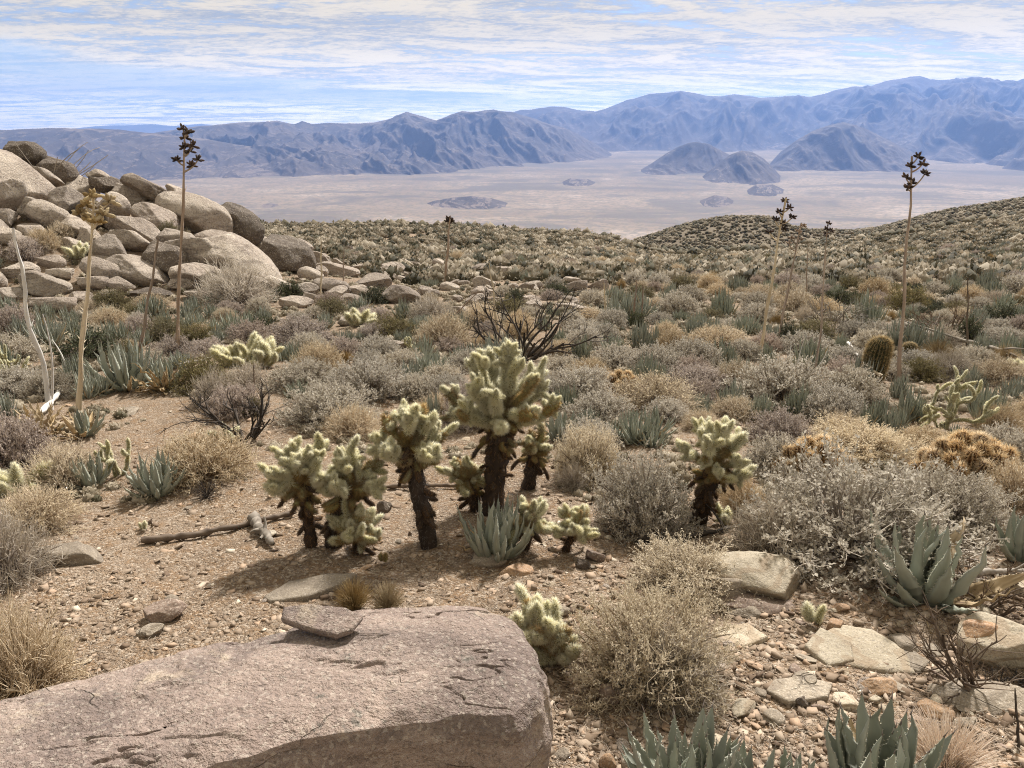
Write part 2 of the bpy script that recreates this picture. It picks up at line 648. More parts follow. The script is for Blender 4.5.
def build_range(name, label, yr, layers, qr=(-0.95, 0.95), nq=1300, ny=260):
    qs = np.linspace(qr[0], qr[1], nq)
    ys = np.linspace(yr[0], yr[1], ny)
    Q, Y = np.meshgrid(qs, ys)
    X = Q * Y
    x, y = X.ravel(), Y.ravel()
    Z = np.full_like(x, -1e9)
    for L in layers:
        Z = np.maximum(Z, layer_height(x, y, **L))
    Z = np.maximum(Z, zvalley(x, y) - 40)
    me = make_mesh(name, np.stack([x, y, Z], 1), [grid_faces(nq, ny)], None, True, (M_MOUNT,))
    tag(link(name, me), label, kind='structure')


P_FAR = [(-300, 128), (40, 131), (75, 128), (92, 126.3), (110, 125.4), (130, 125), (150, 124), (170, 126), (200, 123.8), (230, 127), (262, 132), (300, 140), (360, 190)]
P_LEFT = [(-900, 118), (-300, 124), (-100, 128), (0, 130), (30, 128.6), (60, 127.6), (90, 128.5), (115, 129.5), (140, 132.5), (165, 134.5), (190, 137), (220, 142), (250, 147), (280, 155), (310, 166), (340, 180), (380, 215), (1500, 400)]
P_CEN = [(-900, 140), (100, 140), (150, 133), (180, 128), (205, 125.5), (230, 123), (256, 122), (276, 120.5), (286, 123), (293, 124), (301, 121), (311, 124), (330, 123), (355, 123.5), (372, 122.5), (386, 120),
         (397, 115), (406, 111.5), (412, 113.5), (418, 115), (428, 118), (436, 120), (446, 117), (455, 113), (462, 111), (470, 112.5), (481, 110.5), (493, 109.5), (503, 111), (512, 112), (520, 114.5), (535, 118.5), (550, 124), (566, 128), (582, 136), (597, 144), (612, 153), (630, 166), (660, 200), (1500, 400)]
P_RIGHT = [(380, 140), (420, 128), (470, 118), (500, 114), (512, 112), (520, 110), (530, 109.5), (540, 107.5), (552, 106.5), (566, 107), (582, 110.5), (596, 111), (606, 108.5), (617, 104), (625, 100.5), (636, 97.5), (648, 94.5), (660, 92.5), (680, 91), (692, 92.5), (705, 95.5), (720, 96.5),
           (733, 94), (745, 95.5), (760, 97.5), (780, 96.5), (797, 95.5), (808, 97), (820, 94.5), (835, 89.5), (850, 86.5), (866, 86), (880, 82), (893, 79), (905, 76.5), (915, 75.8), (925, 79), (940, 80), (950, 78.5), (963, 77), (975, 80), (990, 82), (1005, 82), (1024, 80), (1080, 84), (1300, 78), (1600, 90)]
B_RIGHT = [(380, 14500), (600, 13500), (760, 12500), (860, 11000), (960, 9600), (1100, 8800)]
build_range('far_mountains', 'faint pale blue mountains on the far horizon', (30000, 36500), [dict(P=P_FAR, yc=35000, yb=30500, seed=71, spur=5000)], qr=(-0.9, -0.1), nq=420, ny=60)
build_range('mountain_massif', 'long high blue mountain massif across the valley', (8600, 18200), [dict(P=P_RIGHT, yc=17000, yb=B_RIGHT, seed=41, spur=2100, amp=0.7, skew=-0.45)], qr=(-0.3, 0.95), nq=1000, ny=420)
build_range('mountain_range', 'grey purple mountain range with eroded spurs', (7200, 13200), [dict(P=P_CEN, yc=12300, yb=[(100, 9200), (250, 8600), (400, 8800), (500, 9800), (620, 11200)], seed=23, spur=1250, amp=0.8, skew=0.5),
            dict(P=P_LEFT, yc=9800, yb=[(-300, 6800), (100, 7600), (300, 8300)], seed=29, spur=1500, amp=0.55, skew=0.3)], qr=(-0.95, 0.25), nq=1000, ny=420)
P_H1 = [(700, 260), (745, 200), (770, 170), (785, 152), (800, 140), (815, 131), (825, 127), (835, 124), (845, 122), (857, 124.5), (870, 129), (885, 136), (900, 143), (920, 152), (940, 164), (965, 182), (990, 200), (1040, 260)]
P_H2 = [(590, 240), (615, 192), (630, 178), (643, 170), (655, 163), (668, 154), (680, 147), (690, 143), (700, 142), (712, 144), (722, 149), (740, 158), (760, 172), (780, 195), (820, 260)]
P_H3 = [(660, 260), (690, 196), (704, 180), (720, 165), (735, 154), (745, 150.5), (757, 152), (768, 158), (780, 168), (790, 178), (802, 190), (815, 202), (850, 260)]
P_H4 = [(660, 240), (684, 218), (694, 209), (706, 201), (722, 195), (735, 197), (746, 203), (758, 214), (790, 245)]
P_H5 = [(720, 260), (742, 204), (752, 192), (764, 184), (780, 184), (792, 189), (806, 200), (840, 260)]
P_H6 = [(370, 240), (410, 208), (430, 201), (450, 197.5), (470, 196), (490, 198), (508, 203), (522, 209), (560, 240)]
P_H7 = [(150, 260), (205, 214), (232, 206), (262, 203), (285, 206), (310, 214), (350, 250)]
P_H8 = [(520, 240), (555, 186), (572, 178), (590, 179), (608, 186), (640, 230)]
build_range('low_hills', 'low dark knolls on the valley floor', (5000, 9000), [dict(P=P_H6, yc=5950, yb=5500, seed=15, spur=380, amp=0.3), dict(P=P_H7, yc=5900, yb=5450, seed=16, spur=380, amp=0.3), dict(P=P_H8, yc=7700, yb=7200, seed=18, spur=380, amp=0.3)], qr=(-0.5, 0.2), nq=500, ny=300)
build_range('desert_hills', 'rounded dark stony hills standing on the valley floor', (5200, 11000),
            [dict(P=P_H1, yc=10300, yb=8900, seed=3, spur=900, amp=0.8), dict(P=P_H2, yc=9300, yb=8500, seed=5, spur=700, amp=0.7),
             dict(P=P_H3, yc=8300, yb=7500, seed=7, spur=650, amp=0.7), dict(P=P_H4, yc=6150, yb=5650, seed=9, spur=400, amp=0.3),
             dict(P=P_H5, yc=7000, yb=6450, seed=13, spur=420, amp=0.3)], qr=(0.05, 0.75), nq=620, ny=520)


# ------------------------------------------------------------------ haze: the air of the whole valley
def build_haze():
    x0, x1, y0, y1, z0, z1 = -38000, 38000, -300, 37500, -680, 1020
    V = [(x, y, z) for x in (x0, x1) for y in (y0, y1) for z in (z0, z1)]
    F = [(0, 1, 3, 2), (4, 6, 7, 5), (0, 4, 5, 1), (2, 3, 7, 6), (0, 2, 6, 4), (1, 5, 7, 3)]
    m = bpy.data.materials.new('haze_air')
    m.use_nodes = True
    g = NT(m.node_tree)
    out = g.n('ShaderNodeOutputMaterial')
    v = g.n('ShaderNodeVolumePrincipled')
    v.inputs['Color'].default_value = (0.23, 0.43, 1.0, 1)
    v.inputs['Density'].default_value = 4.4e-5
    v.inputs['Anisotropy'].default_value = 0.3
    g.t.links.new(v.outputs[0], out.inputs['Volume'])
    tag(link('haze', make_mesh('haze', V, [np.array(F)], None, False, (m,))), 'thin blue haze filling the valley air', kind='stuff')


build_haze()

# ------------------------------------------------------------------ labels that single things out
LANDMARKS = []      # (phrase, px, py)
USED = set()


def landmark(phrase, px, py):
    LANDMARKS.append((phrase, px, py))


def near_label(desc, px, py, own=None):
    """a description plus where the thing stands, next to a thing one can find"""
    c = sorted((math.hypot(px - x, (py - y) * 1.6), n, x, y) for n, x, y in LANDMARKS if n != own)
    tries = []
    for d, n, x, y in c[:9]:
        dx, dy = px - x, (py - y) * 1.6
        side = 'left of' if dx < 0 else 'right of'
        dep = 'behind' if dy < 0 else 'in front of'
        rel = side if abs(dx) > 1.3 * abs(dy) else dep if abs(dy) > 1.3 * abs(dx) else f'{dep} and {side}'
        how = 'close ' if d < 45 else '' if d < 95 else 'a little way ' if d < 170 else 'well '
        tries.append((f'{desc} {how}{rel} the {n}', len(tries)))
    for t, _ in tries:
        if t not in USED and len(t.split()) <= 16:
            USED.add(t)
            return t
    for i in range(len(c) - 1):
        t = f'{desc} between the {c[i][1]} and the {c[i + 1][1]}'
        if t not in USED and len(t.split()) <= 16:
            USED.add(t)
            return t
    short = next((t for t, _ in tries if len(t.split()) <= 14), tries[0][0])
    for w in ('second', 'third', 'fourth', 'fifth', 'sixth', 'seventh', 'eighth', 'ninth'):
        t = f'{w} {short}'
        if t not in USED:
            USED.add(t)
            return t
    return tries[0][0]


# ------------------------------------------------------------------ rock
def mat_rock(name, lo, hi, stain, pale, lichen=0.25, grain=260, bump=0.012, strata=0.0, scale=1.0, stain_at=0.52):
    m, g, out = new_mat(name)
    P = g.n('ShaderNodeNewGeometry').outputs['Position']
    oi = g.n('ShaderNodeObjectInfo').outputs['Random']
    off = g.vmath('ADD', P, (0, 0, 0))
    a = g.noise(off, 1.3 * scale, 5, 0.62, 0.4)
    b = g.noise(off, 5.5 * scale, 6, 0.66, 0.3)
    f = g.noise(off, grain, 2, 0.8)
    sp = g.voronoi(off, grain * 0.8, out='Color')
    ss = g.n('ShaderNodeSeparateColor'); g.set(ss.inputs[0], sp)
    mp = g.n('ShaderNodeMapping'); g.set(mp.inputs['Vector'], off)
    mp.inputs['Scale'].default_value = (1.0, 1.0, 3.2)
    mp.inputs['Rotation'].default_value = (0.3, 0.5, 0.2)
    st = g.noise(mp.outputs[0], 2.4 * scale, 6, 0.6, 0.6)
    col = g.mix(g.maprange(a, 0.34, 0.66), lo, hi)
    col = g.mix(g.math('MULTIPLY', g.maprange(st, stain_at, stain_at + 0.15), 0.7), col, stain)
    col = g.mix(g.math('MULTIPLY', g.maprange(b, 0.56, 0.70), 0.6), col, pale)
    li = g.noise(off, 11, 5, 0.7, 0.2)
    col = g.mix(g.math('MULTIPLY', g.maprange(li, 0.62, 0.70), lichen), col, (0.16, 0.15, 0.13))
    col = g.mix(g.math('MULTIPLY', g.maprange(ss.outputs[0], 0.72, 0.95), 0.40), col, (0.09, 0.08, 0.075))
    col = g.mix(g.math('MULTIPLY', g.maprange(ss.outputs[1], 0.75, 0.95), 0.32), col, (0.62, 0.56, 0.48))
    if strata:
        sw = g.n('ShaderNodeTexWave', wave_type='BANDS', bands_direction='Z')
        g.set(sw.inputs['Vector'], mp.outputs[0])
        sw.inputs['Scale'].default_value = strata
        sw.inputs['Distortion'].default_value = 9.0
        sw.inputs['Detail'].default_value = 4.0
        sw.inputs['Detail Scale'].default_value = 1.4
        col = g.mix(g.math('MULTIPLY', g.maprange(sw.outputs['Fac'], 0.55, 0.9), 0.45), col, stain)
    o2 = g.math('FRACT', g.math('MULTIPLY', oi, 7.7))
    col = g.mix(g.math('MULTIPLY', g.maprange(o2, 0.55, 1.0), 0.3), col, stain)
    br = g.math('ADD', 0.82, g.math('MULTIPLY', oi, 0.36))
    bc = g.n('ShaderNodeCombineColor')
    for i in range(3):
        g.set(bc.inputs[i], br)
    col = g.mix(1.0, col, bc.outputs[0], 'MULTIPLY')
    # cracks
    ck = g.voronoi(g.vmath('ADD', mp.outputs[0], g.vmath('SCALE', g.noise(off, 4, 3, 0.6, out=1), 0.35)), 1.7, feature='DISTANCE_TO_EDGE')
    crack = g.maprange(ck, 0.0, 0.009)
    crack = g.math('MAXIMUM', crack, g.maprange(g.noise(off, 2.2, 3, 0.6), 0.60, 0.50))
    col = g.mix(g.math('MULTIPLY', g.math('SUBTRACT', 1.0, crack), 0.35), col, (0.10, 0.08, 0.065))
    h = g.math('ADD', g.math('MULTIPLY', b, 1.6), g.math('MULTIPLY', f, 0.16))
    h = g.math('ADD', h, g.math('MULTIPLY', g.noise(off, 38, 4, 0.7), 0.55))
    h = g.math('ADD', h, g.math('MULTIPLY', crack, 0.5))
    diffuse_out(g, out, col, h, bump, 0.9, rough=0.88, spec=0.2)
    return m


M_GRAN = mat_rock('pale_granite', (0.32, 0.265, 0.225), (0.48, 0.415, 0.35), (0.19, 0.15, 0.125), (0.60, 0.53, 0.45), lichen=0.5, bump=0.09, grain=45, scale=0.55)
M_VARN = mat_rock('dark_varnished_rock', (0.10, 0.08, 0.065), (0.16, 0.13, 0.105), (0.075, 0.058, 0.048), (0.22, 0.185, 0.15), bump=0.05, grain=60)
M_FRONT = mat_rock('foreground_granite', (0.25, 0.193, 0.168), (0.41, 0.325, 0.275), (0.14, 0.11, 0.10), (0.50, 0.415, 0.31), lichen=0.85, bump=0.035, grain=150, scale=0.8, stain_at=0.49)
M_QUARTZ = mat_rock('cream_gneiss', (0.33, 0.285, 0.215), (0.44, 0.385, 0.30), (0.24, 0.17, 0.11), (0.52, 0.475, 0.40), lichen=0.6, bump=0.016, strata=3.2)
M_OCHRE = mat_rock('ochre_stone', (0.30, 0.19, 0.11), (0.38, 0.26, 0.17), (0.22, 0.13, 0.08), (0.45, 0.34, 0.25), bump=0.01)
M_BROWN = mat_rock('brown_stone', (0.17, 0.125, 0.10), (0.24, 0.18, 0.145), (0.12, 0.085, 0.07), (0.33, 0.27, 0.22), bump=0.008)
M_SLAB = mat_rock('grey_slab_rock', (0.24, 0.20, 0.155), (0.31, 0.265, 0.21), (0.17, 0.14, 0.11), (0.40, 0.345, 0.28), bump=0.014, strata=2.4)

import bmesh


def ico(sub):
    bm = bmesh.new()
    bmesh.ops.create_icosphere(bm, subdivisions=sub, radius=1.0)
    V = np.array([v.co[:] for v in bm.verts])
    F = np.array([[v.index for v in f.verts] for f in bm.faces])
    bm.free()
    return V, F


ICO = {k: ico(k) for k in (1, 2, 3, 4, 5, 6)}


def rock_shape(seed, sub=5, planes=9, soft=0.06, rough=0.05, dmin=0.62, dmax=0.95, blocky=0.0):
    rs = np.random.RandomState(seed)
    N, F = ICO[sub]
    r = np.full(len(N), 1.0)
    dirs = rs.normal(size=(planes, 3)); dirs /= np.linalg.norm(dirs, axis=1)[:, None]
    if blocky:
        dirs = np.concatenate([dirs, [[0, 0, 1], [0, 0, -1], [1, 0, 0.1], [-1, 0.1, 0]]])
    for i, d in enumerate(dirs):
        c = N @ d
        dist = rs.uniform(dmin, dmax) * (0.9 if i >= planes else 1)
        rp = np.where(c > 0.05, dist / np.maximum(c, 0.05), 9.0)
        h = np.clip(0.5 + 0.5 * (rp - r) / soft, 0, 1)
        r = rp + (r - rp) * h - soft * h * (1 - h)
    P = N * r[:, None]
    P = P + N * (rough * 1.6 * fbm3(P * 1.5 + seed, 3, seed)[:, None] + rough * 0.8 * fbm3(P * 5 + seed, 4, seed + 5, 0.6)[:, None])
    P /= np.abs(P).max(axis=0)[None, :]
    return P, F


_rock_cache = {}


def rock_mesh(kind, i, mat):
    key = (kind, i, mat.name)
    if key not in _rock_cache:
        if kind == 'boulder':
            P, F = rock_shape(100 + i, 5, 7, 0.055, 0.07, 0.48, 0.98)
        elif kind == 'block':
            P, F = rock_shape(200 + i, 5, 12, 0.03, 0.07, 0.5, 0.92)
        elif kind == 'slab':
            P, F = rock_shape(300 + i, 5, 12, 0.06, 0.07, 0.55, 0.92)
        else:
            P, F = rock_shape(400 + i, 3, 9, 0.012, 0.05, 0.42, 0.9)
        smooth = kind == 'boulder' or kind == 'slab' or kind == 'block'
        _rock_cache[key] = make_mesh(kind, P, [F], None, smooth, (mat,))
    return _rock_cache[key]


def place_rock(name, kind, i, mat, cx, cy, w, h, tilt=0.0, yaw=None, deep=None, sink=0.3, label=None, cat='rock', group=None, ymax=None):
    g = ground_at(cx, cy + sink * h)
    if ymax:
        g.y = min(g.y, ymax)
    c = at_depth(cx, cy, g.y)
    k = pxm(c)
    dep = deep * k if deep else 0.5 * (w + h) * k
    o = link(name, rock_mesh(kind, i, mat), None, c)
    if yaw is None:
        yaw = 0
    # roll in the picture plane, then spin about the vertical
    o.rotation_euler = Euler((0, R(tilt), R(yaw)), 'XYZ')
    o.scale = (w * k / 2, dep / 2, h * k / 2)
    tag(o, label, cat, group)
    return o, c, k


# ------------------------------------------------------------------ the big boulder at the viewer's feet
def build_front_boulder():
    out = np.array([(0.10, 1.98), (0.02, 2.17), (-0.14, 2.27), (-0.36, 2.28), (-0.62, 2.25), (-0.9, 2.13), (-1.2, 1.99), (-1.5, 1.82), (-1.85, 1.62), (-2.15, 1.35),
                    (-2.2, 1.1), (-1.9, 0.95), (-1.5, 1.08), (-1.15, 1.30), (-0.8, 1.46), (-0.45, 1.60), (-0.15, 1.66), (0.04, 1.66), (0.11, 1.80)])
    n = len(out)
    m = 900
    # closed smooth outline
    t = np.arange(m) / m * n
    i = np.floor(t).astype(int); f = (t - i)[:, None]
    p0, p1, p2, p3 = out[(i - 1) % n], out[i % n], out[(i + 1) % n], out[(i + 2) % n]
    O = 0.5 * ((2 * p1) + (-p0 + p2) * f + (2 * p0 - 5 * p1 + 4 * p2 - p3) * f ** 2 + (-p0 + 3 * p1 - 3 * p2 + p3) * f ** 3)
    ang = np.linspace(0, 2 * np.pi, m)
    wob = np.array([perlin2(np.cos(ang) * 9 + 3, np.sin(ang) * 9, 5), perlin2(np.cos(ang) * 9 + 30, np.sin(ang) * 9, 6)]).T
    O = O + 0.018 * wob
    A, B = np.array([-1.75, 1.28]), np.array([-0.17, 1.95])
    s = np.clip(((O - A) @ (B - A)) / ((B - A) @ (B - A)), 0, 1)
    C = A + s[:, None] * (B - A)
    nv = 230
    vs = np.linspace(0, 1, nv)
    # profile: (spread, height) from the middle of the top over the shoulder down to the ground
    spread = np.interp(vs, [0, 0.62, 0.72, 0.80, 0.88, 1.0], [0, 0.86, 0.955, 1.0, 1.0, 0.95])
    hgt = np.interp(vs, [0, 0.35, 0.62, 0.72, 0.80, 0.88, 1.0], [0.0, -0.006, -0.032, -0.075, -0.16, -0.28, -0.52])
    X = C[None, :, 0] + (O - C)[None, :, 0] * spread[:, None]
    Y = C[None, :, 1] + (O - C)[None, :, 1] * spread[:, None]
    top = 0.125 + 0.02 * (X + 0.6) - 0.06 * (Y - 1.9)
    Z = top + hgt[:, None]
    P = np.stack([X, Y, Z], 2).reshape(-1, 3)
    d = 0.040 * fbm3(P * 1.7, 3, 3) + 0.010 * fbm3(P * np.array([7, 9, 9]), 5, 9, 0.62)
    # a few thin sheets have flaked off, leaving low sharp steps
    for (sd_, amp_, sc_, th_) in ((21, 0.022, 0.95, 0.10), (25, 0.012, 1.7, 0.20), (23, 0.006, 3.0, 0.16)):
        fl = fbm3(P * np.array([sc_ * 0.75, sc_ * 1.5, sc_]), 4, sd_, 0.5) - th_
        d = d - amp_ * sstep(fl, 0.0, 0.018)
    # the front edge has broken away to a lower ledge
    y0 = np.interp(P[:, 0], [-2.2, -1.5, -0.8, -0.45, 0.0, 0.2], [1.1, 1.26, 1.66, 1.76, 1.80, 1.82])
    led = P[:, 1] - y0 + 0.16 * fbm3(P * 3.2, 5, 77, 0.6)
    msk = sstep(fbm3(P * 1.9 + 3, 3, 72), -0.06, 0.10) * sstep(P[:, 0], -0.75, -0.5)
    d = d - 0.024 * msk * (1 - sstep(led + 0.03, -0.03, 0.012))
    # short cracks along the grain
    for (sd_, sc_) in ((51, 1.6), (52, 2.6)):
        ln = fbm3(P * np.array([sc_, sc_ * 3.2, sc_]) + 0.6, 4, sd_, 0.6)
        on = sstep(fbm3(P * 1.5 + sd_, 2, sd_ + 9), 0.02, 0.16)
        d = d - 0.012 * on * (1 - sstep(np.abs(ln), 0.0, 0.016))
    P[:, 2] += d
    outw = np.concatenate([(O - C) / np.maximum(np.linalg.norm(O - C, axis=1), 1e-6)[:, None], np.zeros((m, 1))], 1)
    lat = np.tile(outw, (nv, 1)) * np.repeat(sstep(vs, 0.6, 0.8), m)[:, None]
    P = P + lat * (0.05 * fbm3(P * 4.2, 4, 41)[:, None] + 0.018 * fbm3(P * 14, 3, 43)[:, None])
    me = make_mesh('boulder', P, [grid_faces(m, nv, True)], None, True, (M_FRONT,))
    o = link('boulder', me)
    tag(o, 'big flat topped pinkish grey boulder lying nearest the viewer', 'boulder')


landmark('big flat boulder nearest the viewer', 300, 690)
build_front_boulder()


def flake_mesh(name, outline, thick, seed, mat, tilt=(0, 0)):
    """a flat broken slab: level top, chipped rim, undercut foot"""
    n = len(outline); m = 160
    O = np.array(outline)
    t = np.linspace(0, n, m, endpoint=False)
    i = t.astype(int); f = (t - i)[:, None]
    E = O[i % n] * (1 - f) + O[(i + 1) % n] * f
    rs_ = np.random.RandomState(seed)
    rows, c = [], E.mean(0)
    for s_, z_ in ((0.0, 1.0), (0.3, 1.0), (0.6, 1.0), (0.85, 0.99), (0.965, 0.97), (1.0, 0.84), (0.99, 0.45), (0.95, 0.12), (0.80, -0.1)):
        rows.append(np.concatenate([c + (E - c) * s_, np.full((m, 1), z_ * thick)], 1))
    P = np.concatenate(rows)
    L = np.abs(E - c).max()
    q = P / L
    P = P + L * np.stack([0.05 * fbm3(q * 5, 5, seed, 0.6), 0.05 * fbm3(q * 5, 5, seed + 1, 0.6), 0.025 * fbm3(q * 4, 5, seed + 2, 0.6)], 1)
    P[:, 2] += P[:, 0] * tilt[0] + P[:, 1] * tilt[1]
    return make_mesh(name, P, [grid_faces(m, 9, True)], None, False, (mat,))


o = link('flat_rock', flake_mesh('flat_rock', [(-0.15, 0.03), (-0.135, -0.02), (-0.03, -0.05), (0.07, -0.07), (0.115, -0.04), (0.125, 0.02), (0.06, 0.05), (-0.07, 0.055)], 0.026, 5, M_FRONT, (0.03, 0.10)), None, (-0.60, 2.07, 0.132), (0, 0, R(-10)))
tag(o, 'thin loose slab lying on top of the big flat boulder', 'rock')

# loose rocks round about, from the photograph: (desc, kind, i, mat, cx, cy, w, h, tilt, yaw, depth px)
LOOSE_ROCKS = [
    ('rounded tan rock lying beside the grey twiggy bush', 'boulder', 2, M_SLAB, 72, 555, 66, 26, 8, 0, 40),
    ('small dark brown rock on bare gravel', 'block', 2, M_BROWN, 163, 613, 46, 22, -4, 15, 26),
    ('small tan stone just below the dark brown rock', 'block', 3, M_SLAB, 151, 631, 30, 14, -5, 0, 18),
    ('large cream striped rock under the broad grey bush', 'block', 4, M_QUARTZ, 762, 580, 112, 52, 10, -10, 80),
    ('cracked grey rock leaning on the cream rock', 'block', 5, M_SLAB, 728, 590, 40, 40, 30, 20, 34),
    ('brown rock lying under the cream striped rock', 'slab', 2, M_BROWN, 756, 604, 100, 16, 4, 5, 40),
    ('small flat brown rock in front of the cream rock', 'slab', 4, M_SLAB, 746, 612, 34, 12, -4, 0, 24),
    ('large pale rock with a rust red face by the dead stems', 'block', 6, M_QUARTZ, 1012, 645, 96, 64, 6, 20, 90),
    ('rust red rock face beside the pale rock', 'block', 7, M_OCHRE, 975, 638, 44, 52, 14, -25, 40),
    ('yellowish flat rock between the slab and dead stems', 'slab', 7, M_SLAB, 906, 646, 28, 22, 0, 0, 40),
    ('loaf shaped ochre stone on the gravel', 'boulder', 4, M_OCHRE, 880, 687, 38, 16, 4, 10, 22),
    ('small slate blue stone tilted on the gravel', 'block', 1, M_VARN, 803, 702, 19, 13, 25, 20, 12),
    ('long greyish flat rock near the frame edge', 'slab', 9, M_SLAB, 985, 698, 90, 26, -4, 6, 60),
    ('small grey green rounded rock below the long flat rock', 'slab', 1, M_SLAB, 942, 694, 32, 12, 0, 0, 30),
    ('pinkish flat rock among broken gravel', 'slab', 2, M_OCHRE, 935, 712, 40, 16, 3, 20, 34),
    ('round orange stone beside the tiny cholla', 'boulder', 6, M_OCHRE, 836, 627, 22, 18, 0, 0, 18),
    ('small orange stone behind the tiny cholla', 'boulder', 7, M_OCHRE, 841, 608, 18, 9, 0, 0, 12),
    ('brown angular rock under the tan spindly bush', 'block', 8, M_BROWN, 611, 695, 36, 26, 10, 30, 34),
    ('tan triangular stone below the tan spindly bush', 'block', 3, M_SLAB, 677, 708, 16, 14, 0, 0, 14),
    ('reddish flat stone below the small leaning cholla', 'slab', 3, M_OCHRE, 516, 572, 36, 14, -5, 0, 26),
    ('red brown stone at the bottom edge beside agave leaves', 'boulder', 1, M_OCHRE, 608, 763, 18, 20, 30, 0, 16),
    ('tan rock behind the fat agave leaves', 'boulder', 5, M_SLAB, 628, 764, 14, 14, 0, 0, 14),
    ('pale rock with flat top at the photo edge', 'block', 2, M_QUARTZ, 1021, 592, 30, 26, 20, 0, 26),
    ('grey weathered stone at the foot of the blue agave', 'boulder', 3, M_SLAB, 487, 560, 40, 14, 3, 0, 22),
    ('dark stone in front of the grey leafy bush', 'block', 4, M_BROWN, 680, 553, 26, 12, 6, 0, 18),
    ('dark flat stone beside the dark curved branch', 'block', 5, M_BROWN, 595, 556, 22, 14, 28, 0, 16),
    ('dark stone left of the curved branch', 'block', 7, M_VARN, 582, 564, 18, 12, 20, 0, 14),
    ('dark lump of rock behind the pale knee high cholla', 'block', 1, M_VARN, 385, 508, 18, 16, 40, 0, 14),
    ('flat pinkish rock lying on the pale slab gravel', 'slab', 6, M_QUARTZ, 848, 702, 30, 12, 5, 0, 24),
    ('small cream rounded rock among grey stones', 'boulder', 2, M_QUARTZ, 876, 700, 16, 11, 0, 0, 12),
    ('bleached rock on bare ground beside stalk agave', 'slab', 4, M_SLAB, 128, 413, 26, 8, 0, 0, 30),
]
for desc, kind, i, m, cx, cy, w, h, tilt, yaw, dep in LOOSE_ROCKS:
    USED.add(desc)
    place_rock('rock', kind, i, m, cx, cy, w, h, tilt, yaw, dep, sink=0.05 if kind == 'slab' else (0.15 if w > 80 else 0.18), label=desc)
for p, x, y in (('cream striped rock', 764, 579), ('rust faced pale rock', 1000, 640), ('olive grey slab', 311, 588), ('rounded tan rock', 72, 555)):
    landmark(p, x, y)

FLAKES = [
    ('flat olive grey slab half sunk in the gravel', 311, 592, 92, 0.17, 0.055, M_SLAB, 12, [(-.5, -.1), (-.4, -.42), (0, -.5), (.32, -.2), (.5, .22), (.2, .5), (-.25, .46)], (0.08, 0.05)),
    ('broad pale bedrock slab flush with the gravel', 866, 654, 84, 0.30, 0.05, M_QUARTZ, -20, [(-.5, .1), (-.3, -.5), (.2, -.42), (.5, -.3), (.42, .2), (.1, .5), (-.3, .42)], (-0.05, 0.06)),
    ('narrow pale bedrock slab with a straight edge', 830, 654, 46, 0.24, 0.05, M_QUARTZ, -35, [(-.4, .5), (-.5, -.2), (.1, -.5), (.5, -.1), (.3, .4)], (0.0, 0.05)),
    ('flat tan slab level with the gravel', 800, 692, 70, 0.14, 0.03, M_SLAB, 5, [(-.5, 0), (-.3, -.5), (.3, -.4), (.5, .1), (.2, .5), (-.3, .4)], (0.0, 0.03)),
    ('worn tan bedrock showing between the gravel stones', 905, 662, 40, 0.16, 0.03, M_SLAB, 30, [(-.5, .2), (-.2, -.5), (.4, -.4), (.5, .3), (0, .5)], (0.0, 0.03)),
    ('buff bedrock slab in front of the straggly bush stones', 735, 640, 60, 0.16, 0.035, M_QUARTZ, 15, [(-.5, .1), (-.1, -.5), (.5, -.3), (.4, .4), (-.2, .5)], (0.03, 0.03)),
]
for n_, (desc, cx, cy, w, dep, th, m, yaw, outl, tl) in enumerate(FLAKES):
    g = ground_at(cx, cy)
    k = pxm(g)
    me = flake_mesh('flat_rock', [(x * w * k, y * dep) for x, y in outl], th, 30 + n_, m, tl)
    o = link('flat_rock', me, None, (g.x, g.y, g.z - th * 0.42), (R(-6), 0, R(yaw)))
    USED.add(desc)
    tag(o, desc, 'rock')

